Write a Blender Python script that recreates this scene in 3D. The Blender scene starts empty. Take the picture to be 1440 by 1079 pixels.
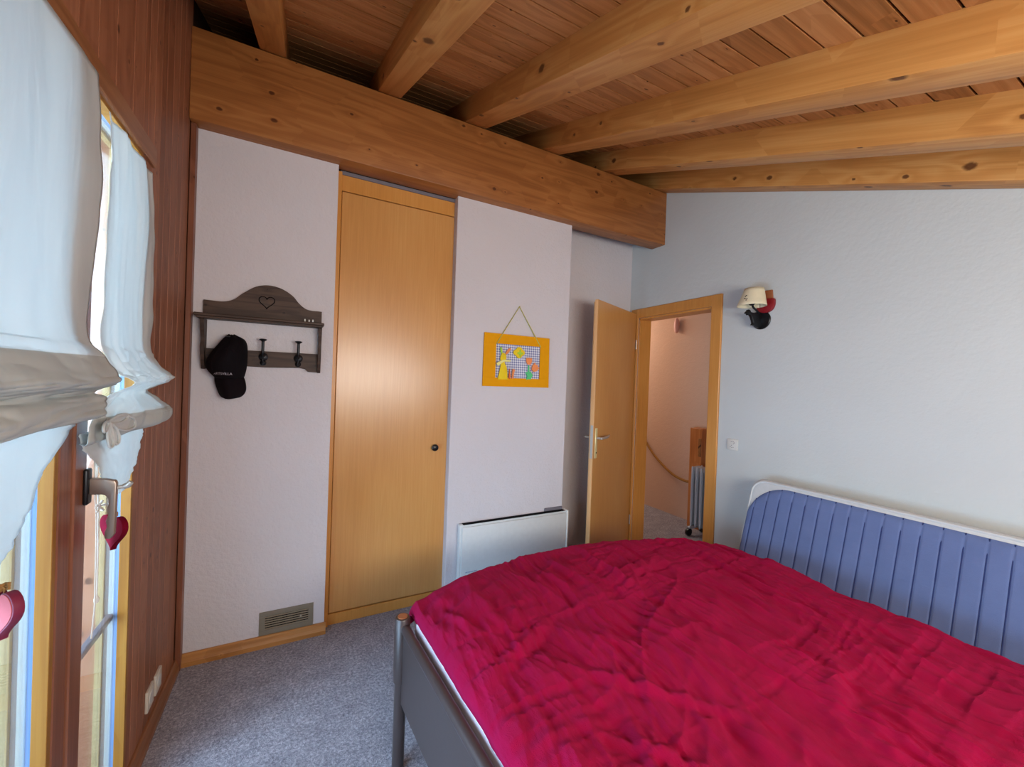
import bpy, bmesh, math, random
from mathutils import Vector, Matrix, noise
random.seed(7)
C = bpy.context.scene.collection
PI = math.pi

# ---------------------------------------------------------------- helpers
class MB:
    """collects shapes into one bmesh"""
    def __init__(s): s.bm = bmesh.new()
    def box(s, x0, x1, y0, y1, z0, z1, bev=0.0, seg=1):
        t = bmesh.new()
        bmesh.ops.create_cube(t, size=1)
        for v in t.verts:
            v.co = Vector(((x0+x1)/2+v.co.x*(x1-x0), (y0+y1)/2+v.co.y*(y1-y0), (z0+z1)/2+v.co.z*(z1-z0)))
        if bev: bmesh.ops.bevel(t, geom=t.edges[:], offset=bev, segments=seg, affect='EDGES', profile=.5)
        s.add(t); return s
    def add(s, t, M=None):
        if M is not None: bmesh.ops.transform(t, matrix=M, verts=t.verts[:])
        me = bpy.data.meshes.new('tmp'); t.to_mesh(me); t.free(); s.bm.from_mesh(me); bpy.data.meshes.remove(me)
    def prism(s, pts, f, d0, d1, bev=0.0):
        """pts: 2-D outline; f(u,v,d) -> xyz; from depth d0 to d1"""
        t = bmesh.new()
        a = [t.verts.new(f(u, v, d0)) for u, v in pts]; b = [t.verts.new(f(u, v, d1)) for u, v in pts]
        n = len(pts)
        t.faces.new(a); t.faces.new(b[::-1])
        for i in range(n): t.faces.new((a[i], b[i], b[(i+1) % n], a[(i+1) % n]))
        bmesh.ops.recalc_face_normals(t, faces=t.faces[:])
        if bev:
            e = [x for x in t.edges if len(x.link_faces) == 2 and x.calc_face_angle() > .5]
            bmesh.ops.bevel(t, geom=e, offset=bev, segments=2, affect='EDGES', profile=.5)
        s.add(t); return s
    def tube(s, pts, r, n=10, cap=True):
        """r: number or list of radii"""
        pts = [Vector(p) for p in pts]
        if not isinstance(r, (list, tuple)): r = [r]*len(pts)
        t = bmesh.new(); rings = []
        up = None
        for i, p in enumerate(pts):
            d = (pts[min(i+1, len(pts)-1)]-pts[max(i-1, 0)]).normalized()
            if up is None:
                up = Vector((0, 0, 1)) if abs(d.z) < .9 else Vector((1, 0, 0))
            a = d.cross(up).normalized(); up2 = a.cross(d).normalized(); up = up2
            rings.append([t.verts.new(p+(a*math.cos(2*PI*k/n)+up2*math.sin(2*PI*k/n))*r[i]) for k in range(n)])
        for i in range(len(rings)-1):
            for k in range(n): t.faces.new((rings[i][k], rings[i][(k+1) % n], rings[i+1][(k+1) % n], rings[i+1][k]))
        if cap: t.faces.new(rings[0][::-1]); t.faces.new(rings[-1])
        bmesh.ops.recalc_face_normals(t, faces=t.faces[:])
        s.add(t); return s
    def lathe(s, prof, M=None, n=28):
        """prof: (radius, height) about z, then matrix M"""
        t = bmesh.new(); rings = []
        for r, h in prof:
            rings.append([t.verts.new((max(r, 1e-4)*math.cos(2*PI*k/n), max(r, 1e-4)*math.sin(2*PI*k/n), h)) for k in range(n)])
        for i in range(len(rings)-1):
            for k in range(n): t.faces.new((rings[i][k], rings[i][(k+1) % n], rings[i+1][(k+1) % n], rings[i+1][k]))
        t.faces.new(rings[0][::-1]); t.faces.new(rings[-1])
        bmesh.ops.recalc_face_normals(t, faces=t.faces[:])
        s.add(t, M); return s
    def grid(s, nu, nv, f):
        t = bmesh.new()
        V = [[t.verts.new(f(i/nu, j/nv)) for j in range(nv+1)] for i in range(nu+1)]
        for i in range(nu):
            for j in range(nv): t.faces.new((V[i][j], V[i+1][j], V[i+1][j+1], V[i][j+1]))
        s.add(t); return s

def worldloc(o):
    v = Vector((0, 0, 0))
    while o is not None: v += Vector(o.location); o = o.parent
    return v

def build(name, mb, mat, parent=None, smooth=False, local=False):
    me = bpy.data.meshes.new(name)
    if parent is not None and not local:
        bmesh.ops.translate(mb.bm, vec=-worldloc(parent), verts=mb.bm.verts[:])
    if smooth:
        for f in mb.bm.faces: f.smooth = True
    mb.bm.to_mesh(me); mb.bm.free()
    if smooth:
        try: me.set_sharp_from_angle(angle=math.radians(38))
        except Exception: pass
    o = bpy.data.objects.new(name, me); C.objects.link(o)
    if isinstance(mat, (list, tuple)):
        for m in mat: me.materials.append(m)
    else: me.materials.append(mat)
    if parent is not None: o.parent = parent
    return o

def recenter(o, p):
    """move a mesh object's origin to p without moving the mesh"""
    p = Vector(p); o.data.transform(Matrix.Translation(-p)); o.location = p; return o

def tag(o, label, cat, group=None, kind=None):
    o['label'] = label; o['category'] = cat
    if group: o['group'] = group
    if kind: o['kind'] = kind
    return o

def thing(name, label, cat, loc=(0, 0, 0), group=None, kind=None):
    o = bpy.data.objects.new(name, None); C.objects.link(o); o.location = loc; o.empty_display_size = .05
    return tag(o, label, cat, group, kind)

def struct(name, mb, mat, label, cat, smooth=False, group=None, parent=None):
    return tag(build(name, mb, mat, parent, smooth), label, cat, group, 'structure')

def copy_tree(o, parent=None):
    c = o.copy(); C.objects.link(c)
    if parent is not None: c.parent = parent
    for ch in list(o.children): copy_tree(ch, c)
    return c

def catmull(P, n=8, closed=False):
    P = [Vector(p) for p in P]; out = []
    N = len(P); rng = range(N if closed else N-1)
    for i in rng:
        a, b, c, d = (P[(i-1) % N], P[i], P[(i+1) % N], P[(i+2) % N]) if closed else (P[max(i-1, 0)], P[i], P[i+1], P[min(i+2, N-1)])
        for k in range(n):
            t = k/n
            out.append(.5*((2*b)+(-a+c)*t+(2*a-5*b+4*c-d)*t*t+(-a+3*b-3*c+d)*t**3))
    if not closed: out.append(P[-1])
    return out

def interp(tab, x):
    if x <= tab[0][0]: return tab[0][1]
    for (a, fa), (b, fb) in zip(tab, tab[1:]):
        if x <= b:
            t = (x-a)/(b-a); return fa+(fb-fa)*t
    return tab[-1][1]
def sinterp(tab, x):
    if x <= tab[0][0]: return tab[0][1]
    n = len(tab)
    for i in range(n-1):
        a, fa = tab[i]; b, fb = tab[i+1]
        if x <= b:
            f0 = tab[max(i-1, 0)]; f3 = tab[min(i+2, n-1)]
            m0 = (fb-f0[1])/(b-f0[0]) if b != f0[0] else 0; m1 = (f3[1]-fa)/(f3[0]-a)
            h = b-a; t = (x-a)/h
            return (2*t**3-3*t*t+1)*fa+(t**3-2*t*t+t)*h*m0+(-2*t**3+3*t*t)*fb+(t**3-t*t)*h*m1
    return tab[-1][1]

# ---------------------------------------------------------------- materials
def lin(c):
    return tuple(((v/255)/12.92 if v/255 <= .04045 else ((v/255+.055)/1.055)**2.4) for v in c[:3])+(1,)

class NT:
    def __init__(s, name):
        s.m = bpy.data.materials.new(name); s.m.use_nodes = True
        s.t = s.m.node_tree; s.t.nodes.clear()
        s.out = s.n('ShaderNodeOutputMaterial')
    def n(s, typ, **kw):
        x = s.t.nodes.new(typ)
        for k, v in kw.items(): setattr(x, k, v)
        return x
    def l(s, a, b): s.t.links.new(a, b)
    def math(s, op, a, b=None, c=None, clamp=False):
        x = s.n('ShaderNodeMath', operation=op); x.use_clamp = clamp
        for i, v in enumerate((a, b, c)):
            if v is None: continue
            if isinstance(v, (int, float)): x.inputs[i].default_value = v
            else: s.l(v, x.inputs[i])
        return x.outputs[0]
    def noise(s, vec, scale, detail=2, rough=.5, dist=0):
        x = s.n('ShaderNodeTexNoise'); x.inputs['Scale'].default_value = scale; x.inputs['Detail'].default_value = detail
        x.inputs['Roughness'].default_value = rough; x.inputs['Distortion'].default_value = dist
        if vec is not None: s.l(vec, x.inputs['Vector'])
        return x
    def mapping(s, vec, scale=(1, 1, 1), loc=(0, 0, 0)):
        x = s.n('ShaderNodeMapping'); x.inputs['Scale'].default_value = scale; x.inputs['Location'].default_value = loc
        s.l(vec, x.inputs['Vector']); return x.outputs[0]
    def ramp(s, fac, stops):
        x = s.n('ShaderNodeValToRGB'); e = x.color_ramp.elements
        while len(e) > 1: e.remove(e[0])
        e[0].position = stops[0][0]; e[0].color = stops[0][1]
        for p, c in stops[1:]:
            k = e.new(p); k.color = c
        s.l(fac, x.inputs[0]); return x.outputs[0]
    def mix(s, fac, a, b, mode='MIX'):
        x = s.n('ShaderNodeMix', data_type='RGBA', blend_type=mode)
        for i, v in ((0, fac), (6, a), (7, b)):
            if isinstance(v, (int, float)): x.inputs[i].default_value = v
            elif isinstance(v, tuple): x.inputs[i].default_value = v
            else: s.l(v, x.inputs[i])
        return x.outputs[2]
    def bsdf(s, col, rough=.5, spec=.5, metal=0, bump=None, bstr=.3, bdist=.002, **kw):
        p = s.n('ShaderNodeBsdfPrincipled')
        if isinstance(col, tuple): p.inputs['Base Color'].default_value = col
        else: s.l(col, p.inputs['Base Color'])
        if isinstance(rough, (int, float)): p.inputs['Roughness'].default_value = rough
        else: s.l(rough, p.inputs['Roughness'])
        p.inputs['Specular IOR Level'].default_value = spec; p.inputs['Metallic'].default_value = metal
        for k, v in kw.items(): p.inputs[k].default_value = v
        if bump is not None:
            b = s.n('ShaderNodeBump'); b.inputs['Strength'].default_value = bstr; b.inputs['Distance'].default_value = bdist
            s.l(bump, b.inputs['Height']); s.l(b.outputs[0], p.inputs['Normal'])
        s.l(p.outputs[0], s.out.inputs[0]); s.p = p; return s.m

def plain(name, rgb, rough=.5, spec=.5, metal=0, var=.06, **kw):
    t = NT(name); tc = t.n('ShaderNodeTexCoord').outputs['Object']
    n = t.noise(tc, 35, 3)
    a = lin(rgb); d = tuple(v*(1-var*2) for v in a[:3])+(1,)
    return t.bsdf(t.mix(n.outputs[0], d, a), rough, spec, metal, bump=n.outputs[0], bstr=.05, **kw)

def wood(name, dark, mid, light, axis='x', rough=.45, spec=.4, grain=1.0, knot=1.0, kscale=(8, .4, .006), var=.0, kcol=(70, 38, 20), fine=1.0, bstr=.12, clear=0.0):
    t = NT(name); tc = t.n('ShaderNodeTexCoord').outputs['Object']
    geo = t.n('ShaderNodeNewGeometry'); rnd = geo.outputs['Random Per Island']
    # shift the pattern per board
    comb = t.n('ShaderNodeCombineXYZ')
    for i in range(3): t.l(t.math('MULTIPLY', rnd, (37.0, 53.0, 71.0)[i]), comb.inputs[i])
    va = t.n('ShaderNodeVectorMath', operation='ADD'); t.l(tc, va.inputs[0]); t.l(comb.outputs[0], va.inputs[1])
    v = va.outputs[0]
    ix = 'xyz'.index(axis)
    def sc(al, cr): return tuple(al if i == ix else cr for i in range(3))
    # knots: flat cells over (along the grain, across), only some of them hold a knot
    kk, dens, krad = kscale
    sp_ = t.n('ShaderNodeSeparateXYZ'); t.l(v, sp_.inputs[0])
    cross = [sp_.outputs[i] for i in range(3) if i != ix]
    cb_ = t.n('ShaderNodeCombineXYZ'); t.l(t.math('MULTIPLY', sp_.outputs[ix], .72), cb_.inputs[0])
    t.l(t.math('ADD', cross[0], t.math('MULTIPLY', cross[1], 1.0)), cb_.inputs[1])
    vor = t.n('ShaderNodeTexVoronoi', voronoi_dimensions='2D'); vor.inputs['Scale'].default_value = kk; vor.inputs['Randomness'].default_value = .9
    t.l(cb_.outputs[0], vor.inputs['Vector'])
    wob_ = t.noise(v, 70, 2)
    dk = t.math('ADD', vor.outputs['Distance'], t.math('MULTIPLY', t.math('SUBTRACT', wob_.outputs[0], .5), krad*kk*.8))
    sep = t.n('ShaderNodeSeparateColor'); t.l(vor.outputs['Color'], sep.inputs[0])
    has = t.math('LESS_THAN', sep.outputs[1], dens if knot else 0.0)
    size = t.math('ADD', t.math('MULTIPLY', t.math('POWER', sep.outputs[0], 2.0), krad*kk*1.0), krad*kk*.45)
    bend = t.math('MULTIPLY', t.math('DIVIDE', .02, t.math('ADD', t.math('ABSOLUTE', dk), .09)), has)
    # large wavy rings
    v1 = t.mapping(v, sc(.55*grain, 9*grain))
    n1 = t.noise(v1, 1.0, 2, .5, .3)
    a = t.math('ADD', t.math('MULTIPLY', n1.outputs[0], 7.0), t.math('MULTIPLY', bend, 9.0*knot))
    w = t.math('SINE', t.math('MULTIPLY', a, 6.283))
    w = t.math('MULTIPLY_ADD', w, .5, .5)
    v2 = t.mapping(v, sc(3*grain, 160*grain)); n2 = t.noise(v2, 1.0, 3, .6)
    v3 = t.mapping(v, sc(1.2, 3.0)); n3 = t.noise(v3, 1.0, 2, .5)
    f = t.math('ADD', t.math('MULTIPLY', w, .17*fine), t.math('MULTIPLY', n2.outputs[0], .34))
    f = t.math('ADD', f, t.math('MULTIPLY', n3.outputs[0], .5))
    f = t.math('SUBTRACT', f, .085*fine-.06)
    f = t.math('ADD', f, t.math('MULTIPLY', t.math('SUBTRACT', rnd, .5), var))
    col = t.ramp(f, [(.2, lin(dark)), (.48, lin(mid)), (.78, lin(light))])
    if knot:
        k = t.math('SUBTRACT', 1.0, t.math('DIVIDE', dk, t.math('MAXIMUM', size, .001)), clamp=False)
        k = t.math('SUBTRACT', k, t.math('MULTIPLY', t.math('SUBTRACT', 1.0, has), 9.0))
        km = t.n('ShaderNodeMapRange'); km.interpolation_type = 'SMOOTHSTEP'
        km.inputs['From Min'].default_value = -.35; km.inputs['From Max'].default_value = .35
        t.l(k, km.inputs['Value'])
        col = t.mix(t.math('MULTIPLY', km.outputs[0], .85), col, lin(kcol))
    m = t.bsdf(col, rough, spec, bump=f, bstr=bstr, bdist=.003)
    if clear: t.p.inputs['Coat Weight'].default_value = clear; t.p.inputs['Coat Roughness'].default_value = .25
    return m

def plaster(name, rgb, scale=140, strength=.5, rough=.9, tint=None):
    t = NT(name); tc = t.n('ShaderNodeTexCoord').outputs['Object']
    n = t.noise(tc, scale, 4, .6); n2 = t.noise(tc, 2.0, 2); n3 = t.noise(tc, scale*.35, 2)
    a = lin(rgb); b = tuple(v*.9 for v in a[:3])+(1,)
    h = t.math('ADD', n.outputs[0], n3.outputs[0])
    return t.bsdf(t.mix(n2.outputs[0], b, a), rough, .15, bump=h, bstr=strength, bdist=.004)

M = {}
M['beam'] = wood('beam_wood', (128, 76, 36), (158, 100, 52), (182, 124, 70), 'x', .42, .35, .8, .8, (7, .5, .008), kcol=(64, 26, 12))
M['rafter'] = wood('rafter_wood', (172, 112, 54), (202, 142, 76), (222, 170, 104), 'y', .45, .3, .8, 1.0, (4.6, .6, .0135), kcol=(76, 36, 16))
M['ceil'] = wood('ceiling_board_wood', (144, 94, 50), (182, 124, 72), (206, 150, 96), 'x', .5, .3, 1.0, 1.0, (9, .55, .006), var=.3, kcol=(60, 28, 14))
M['lwall'] = wood('wall_board_wood', (122, 74, 50), (148, 94, 66), (168, 112, 82), 'z', .5, .3, .8, 1.0, (9, .4, .005), var=.3, kcol=(66, 34, 22))
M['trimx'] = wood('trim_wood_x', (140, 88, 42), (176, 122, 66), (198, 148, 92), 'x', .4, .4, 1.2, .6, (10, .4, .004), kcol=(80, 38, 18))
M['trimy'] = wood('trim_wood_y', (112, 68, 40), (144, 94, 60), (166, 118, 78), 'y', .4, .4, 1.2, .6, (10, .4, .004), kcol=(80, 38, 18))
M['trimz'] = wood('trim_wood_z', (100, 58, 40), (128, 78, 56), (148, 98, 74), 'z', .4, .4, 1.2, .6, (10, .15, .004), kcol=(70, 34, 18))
M['reveal'] = wood('skylit_reveal_wood', (124, 78, 26), (148, 100, 38), (168, 122, 54), 'z', .45, .3, 1.2, .6, (8, .3, .004), kcol=(84, 46, 18))  # same pine as the wall; yellow of the daylight put into the colour
M['reveal2'] = wood('pale_outer_wood', (178, 142, 92), (196, 164, 112), (210, 182, 134), 'z', .45, .3, 1.2, 0)
M['shutter'] = wood('outdoor_board_wood', (156, 92, 60), (182, 118, 82), (198, 138, 104), 'z', .5, .3, 1.2, .6, (8, .4, .006), var=.2)
M['door'] = wood('door_veneer', (184, 126, 64), (202, 146, 82), (216, 166, 102), 'z', .3, .5, 1.6, 0, fine=.25, bstr=.04, clear=.35)
M['doorframe'] = wood('door_frame_veneer', (172, 108, 46), (202, 140, 68), (218, 160, 88), 'z', .35, .45, 1.6, 0, fine=.3, bstr=.04)
M['edge'] = wood('door_edge_wood', (206, 150, 92), (228, 176, 120), (238, 192, 140), 'z', .4, .4, 1.6, 0, fine=.3, bstr=.04)
M['rack'] = wood('dark_weathered_wood', (40, 28, 24), (62, 46, 38), (90, 70, 58), 'x', .55, .35, 1.6, .5, (9, .3, .004), kcol=(26, 18, 14))
M['post'] = wood('newel_wood', (170, 92, 40), (200, 120, 60), (218, 146, 84), 'z', .4, .4, 1.2, .6, (8, .4, .006))
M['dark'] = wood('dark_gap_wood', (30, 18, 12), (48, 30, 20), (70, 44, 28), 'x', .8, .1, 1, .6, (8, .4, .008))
M['plA'] = plaster('stippled_plaster', (214, 210, 214), 75, .8)
M['plB'] = plaster('smooth_plaster', (204, 210, 210), 60, .35)
M['plH'] = plaster('hall_plaster', (228, 194, 168), 80, .5)
M['white'] = plain('white_enamel', (212, 216, 216), .35, .5)
M['plastic'] = plain('white_plastic', (222, 222, 216), .3, .5)
M['plate'] = plain('cream_plastic', (214, 206, 190), .35, .5)
M['blk'] = plain('black_plastic', (16, 15, 16), .35, .5)
M['iron'] = plain('dark_iron', (34, 36, 40), .38, .6, .6)
M['chrome'] = plain('brushed_metal', (206, 200, 190), .32, .6, .6)
M['handlegrey'] = plain('taupe_handle_metal', (160, 144, 132), .35, .5, .7)
M['brass'] = plain('pale_brass', (244, 236, 180), .4, .6, .35)
M['slotdark'] = plain('dark_slot', (8, 9, 12), .8, .1)
M['vent'] = plain('bronze_vent_metal', (140, 132, 116), .4, .5, .2)
M['ventslat'] = plain('vent_slat_metal', (168, 156, 136), .4, .5, .2)
M['bedmetal'] = plain('dark_taupe_bed_metal', (68, 56, 54), .34, .5, .1)
M['skyblue'] = plain('sky_reflection_and_mark_blue', (112, 138, 176), .4, .4)  # sky reflected in the window edge, painted as blue; also the heater mark
M['alu'] = plain('pale_window_bead', (186, 190, 182), .4, .4)
M['greyseal'] = plain('grey_window_seal', (120, 116, 124), .5, .4)
M['yellow'] = plain('ochre_foam', (232, 160, 8), .75, .15)
M['yellow2'] = plain('yellow_foam', (238, 208, 40), .7, .2)
M['paleyellow'] = plain('pale_yellow_ribbon', (236, 232, 150), .5, .3)
M['green'] = plain('mint_green_foam', (92, 204, 132), .7, .2)
M['lime'] = plain('lime_foam', (170, 214, 70), .7, .2)
M['orange'] = plain('orange_foam', (244, 150, 92), .7, .2)
M['carrot'] = plain('carrot_foam', (222, 106, 60), .7, .2)
M['cord'] = plain('olive_cord', (196, 190, 96), .7, .2)
M['whitecord'] = plain('white_cord', (232, 232, 226), .8, .1)
M['rope'] = plain('tan_rope', (176, 128, 70), .9, .1)
M['twine'] = plain('brown_twine', (148, 112, 70), .9, .1)
M['redheart'] = plain('glittery_dark_red', (120, 14, 38), .9, .05, var=.3)
M['pinkheart'] = plain('pink_painted_wood', (186, 96, 100), .85, .05)
M['heartedge'] = plain('plum_red_edge', (120, 36, 62), .6, .3)
M['pinklamp'] = plain('pale_pink_plastic', (240, 186, 172), .4, .4)
M['redlamp'] = plain('dark_red_paint', (140, 18, 30), .35, .5)
M['browntone'] = plain('brown_tone', (160, 98, 62), .5, .3)
M['shade'] = plain('cream_lamp_fabric', (232, 222, 190), .8, .1)
M['cap'] = plain('black_cap_cloth', (18, 14, 18), .85, .1)
M['capbrim'] = plain('black_brim_cloth', (22, 15, 20), .85, .1)
M['lettering'] = plain('grey_embroidery', (190, 180, 186), .8, .1)
M['mattwhite'] = plain('white_mattress_fabric', (206, 212, 214), .9, .1)
M['mattpink'] = plain('white_sheet_fabric', (240, 226, 236), .9, .1)
M['radgrey'] = plain('silver_radiator_paint', (206, 208, 212), .35, .5, .3)

def carpet():
    t = NT('carpet_pile'); tc = t.n('ShaderNodeTexCoord').outputs['Object']
    n = t.noise(tc, 260, 3, .7); n2 = t.noise(tc, 90, 3, .6, .4); n3 = t.noise(tc, 12, 3, .5)
    f = t.math('ADD', t.math('MULTIPLY', n.outputs[0], .5), t.math('MULTIPLY', n2.outputs[0], .5))
    f = t.math('ADD', f, t.math('MULTIPLY', t.math('SUBTRACT', n3.outputs[0], .5), .15))
    col = t.ramp(f, [(.3, lin((98, 96, 106))), (.5, lin((164, 162, 172))), (.66, lin((220, 218, 226)))])
    return t.bsdf(col, .95, .05, bump=f, bstr=1.0, bdist=.012)
M['carpet'] = carpet()

def fabric(name, dark, light, scale=700, rough=.85, sheen=.4, sheencol=(255, 120, 160), bstr=.25, bdist=.002):
    t = NT(name); tc = t.n('ShaderNodeTexCoord').outputs['Object']
    n = t.noise(tc, scale, 2, .6); n2 = t.noise(tc, 7, 3, .6); n3 = t.noise(t.mapping(tc, (46, 12, 30)), 1, 5, .62, .6)
    f = t.math('ADD', t.math('MULTIPLY', n.outputs[0], .35), t.math('MULTIPLY', n2.outputs[0], .65))
    h = t.math('ADD', n.outputs[0], t.math('MULTIPLY', n3.outputs[0], 2.0))
    m = t.bsdf(t.mix(f, lin(dark), lin(light)), rough, .1, bump=h, bstr=bstr, bdist=bdist)
    t.p.inputs['Sheen Weight'].default_value = sheen; t.p.inputs['Sheen Tint'].default_value = lin(sheencol); t.p.inputs['Sheen Roughness'].default_value = .4
    return m
M['duvet'] = fabric('crimson_cotton', (138, 2, 42), (186, 6, 68), sheen=.28, sheencol=(255, 80, 160), bstr=.7, bdist=.008)
M['quilt'] = fabric('blue_melange_fabric', (88, 104, 146), (114, 132, 178), 500, .95, .1, (160, 175, 230), bstr=.4)

def curtain_mat(nm, ca, cb, trans):
    t = NT(nm); tc = t.n('ShaderNodeTexCoord').outputs['Object']
    n = t.noise(t.mapping(tc, (3, 9, 2)), 1, 3, .5, .4); n2 = t.noise(tc, 900, 1)
    col = t.mix(n.outputs[0], lin(ca), lin(cb))
    d = t.n('ShaderNodeBsdfDiffuse'); t.l(col, d.inputs[0])
    tr = t.n('ShaderNodeBsdfTranslucent'); t.l(col, tr.inputs[0])
    b = t.n('ShaderNodeBump'); b.inputs['Strength'].default_value = .5; b.inputs['Distance'].default_value = .02
    t.l(n.outputs[0], b.inputs['Height']); t.l(b.outputs[0], d.inputs['Normal']); t.l(b.outputs[0], tr.inputs['Normal'])
    g = t.n('ShaderNodeBsdfGlossy'); g.inputs['Roughness'].default_value = .35; g.inputs[0].default_value = (.9, .95, 1, 1)
    m1 = t.n('ShaderNodeMixShader'); m1.inputs[0].default_value = trans; t.l(d.outputs[0], m1.inputs[1]); t.l(tr.outputs[0], m1.inputs[2])
    m2 = t.n('ShaderNodeMixShader'); m2.inputs[0].default_value = .05; t.l(m1.outputs[0], m2.inputs[1]); t.l(g.outputs[0], m2.inputs[2])
    t.l(m2.outputs[0], t.out.inputs[0]); return t.m
M['curtain'] = curtain_mat('sheer_white_curtain', (206, 213, 213), (228, 232, 230), .33)
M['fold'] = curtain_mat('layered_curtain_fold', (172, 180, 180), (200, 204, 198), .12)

def glass_mat():
    t = NT('window_glass')
    tr = t.n('ShaderNodeBsdfTransparent'); tr.inputs[0].default_value = (.97, .99, 1, 1)
    g = t.n('ShaderNodeBsdfGlossy'); g.inputs['Roughness'].default_value = .02
    fr = t.n('ShaderNodeFresnel'); fr.inputs[0].default_value = 1.35
    m = t.n('ShaderNodeMixShader'); t.l(t.math('MULTIPLY', fr.outputs[0], .6), m.inputs[0]); t.l(tr.outputs[0], m.inputs[1]); t.l(g.outputs[0], m.inputs[2])
    t.l(m.outputs[0], t.out.inputs[0]); return t.m
M['glass'] = glass_mat()

def gingham():
    t = NT('blue_gingham'); tc = t.n('ShaderNodeTexCoord').outputs['Object']
    s = t.n('ShaderNodeSeparateXYZ'); t.l(tc, s.inputs[0])
    def st(o):
        return t.math('GREATER_THAN', t.math('FRACT', t.math('MULTIPLY', o, 62)), .5)
    f = t.math('MULTIPLY', t.math('ADD', st(s.outputs[0]), st(s.outputs[2])), .5)
    return t.bsdf(t.mix(f, lin((226, 228, 236)), lin((112, 120, 168))), .9, .1)
M['gingham'] = gingham()

# ---------------------------------------------------------------- camera (z up, y into the room along the window wall)
XL, YF, XR = -.47, 2.38, 2.56
CEIL0 = 3.08; SL = .385
def ceil_z(y): return CEIL0+SL*(y-2.3)
YB = -1.0          # wall behind the camera
cam = bpy.data.cameras.new('camera'); cam.sensor_width = 36; cam.lens = 566.3/1440*36; cam.clip_start = .02
co = bpy.data.objects.new('camera', cam); C.objects.link(co); bpy.context.scene.camera = co
yaw, pitch, roll = math.radians(27.9), math.radians(-.343), math.radians(-2.044)
F = Vector((math.sin(yaw)*math.cos(pitch), math.cos(yaw)*math.cos(pitch), math.sin(pitch)))
R = Vector((math.cos(yaw), -math.sin(yaw), 0)); U = R.cross(F)
R2 = R*math.cos(roll)-U*math.sin(roll); U2 = U*math.cos(roll)+R*math.sin(roll)
mw = Matrix((R2, U2, -F)).transposed().to_4x4(); mw.translation = Vector((0, 0, 1.4)); co.matrix_world = mw

# ---------------------------------------------------------------- room shell
YREC = 2.66
struct('floor', MB().box(XL-.12, 3.9, YB-.12, 5.2, -.06, 0), M['carpet'], 'grey-blue flecked fitted carpet', 'floor')

# far wall left of the closet, right pier, recess wall, right wall
struct('wall_far', MB().box(XL-.02, .158, YF, YF+.2, 0, 2.54), M['plA'], 'stippled white wall section behind the coat rack', 'wall')
struct('wall_far_pier', MB().box(.838, 1.705, YF, YF+.2, 0, 2.54, .003), M['plA'], 'stippled white wall section between the closet and the entrance door', 'wall')
struct('wall_recess', MB().box(1.5, XR+.02, YREC, YREC+.12, 0, 2.9), M['plA'], 'shadowed wall of the niche behind the open door', 'wall')
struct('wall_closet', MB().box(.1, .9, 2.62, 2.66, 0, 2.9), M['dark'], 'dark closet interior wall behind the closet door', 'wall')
DY0, DY1, DZ = 1.856, 2.55, 1.975      # entrance door opening
def rz(u, v, d): return (d, u, v)
mb = MB()
mb.prism([(YB, 0), (DY0, 0), (DY0, ceil_z(DY0)), (YB, ceil_z(YB))], rz, XR, XR+.12)
mb.prism([(DY0, DZ), (DY1, DZ), (DY1, ceil_z(DY1)), (DY0, ceil_z(DY0))], rz, XR, XR+.12)
mb.prism([(DY1, 0), (3.1, 0), (3.1, ceil_z(3.1)), (DY1, ceil_z(DY1))], rz, XR, XR+.12)
struct('wall_right', mb, M['plB'], 'smooth white wall with the entrance door and the wall lamp', 'wall')
struct('wall_back', MB().box(XL-.1, XR+.12, YB-.12, YB, 0, 1.9), M['plB'], 'white wall behind the camera', 'wall')
struct('wall_upper', MB().box(XL-.07, XR+.12, 2.86, 2.9, 2.5, 3.4).box(XL-.07, XR+.12, 2.437, 2.88, 2.66, 2.70), M['dark'], 'dark boarded gap wall above the big beam, with unseen light-stop slab', 'wall')  # second box is an unseen slab added to stop light leaking in

# ceiling boards laid across the rafters
mb = MB(); y = YB-.1; bw = .0985
off0 = .467-bw*20
yy = off0
while yy < 3.0:
    t = bmesh.new()
    g = .0026
    a0, a1 = yy+g, yy+bw-g
    prof = [(a0, .007), (a0+.0012, 0), (a1-.0012, 0), (a1, .007)]
    vs = []
    for x in (XL-.02, XR+.02):
        vs.append([t.verts.new((x, p, ceil_z(p)+q)) for p, q in prof])
    for i in range(3): t.faces.new((vs[0][i], vs[0][i+1], vs[1][i+1], vs[1][i]))
    mb.add(t); yy += bw
# (a deck above closes the grooves)
ceilo = struct('ceiling', mb, M['ceil'], 'sloping ceiling of orange-brown pine boards', 'ceiling')
deck = MB().prism([(YB-.2, ceil_z(YB-.2)+.008), (3.1, ceil_z(3.1)+.008), (3.1, ceil_z(3.1)+.05), (YB-.2, ceil_z(YB-.2)+.05)], lambda u, v, d: (d, u, v), XL-.1, XR+.1)
dk = build('deck', deck, M['dark'], ceilo)

# big beam
mb = MB().box(XL, XR, 2.30, 2.435, 2.532, 2.945, .006, 2)
struct('beam', mb, M['beam'], 'thick horizontal pine beam running over closet and wall', 'beam', True)

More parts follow.
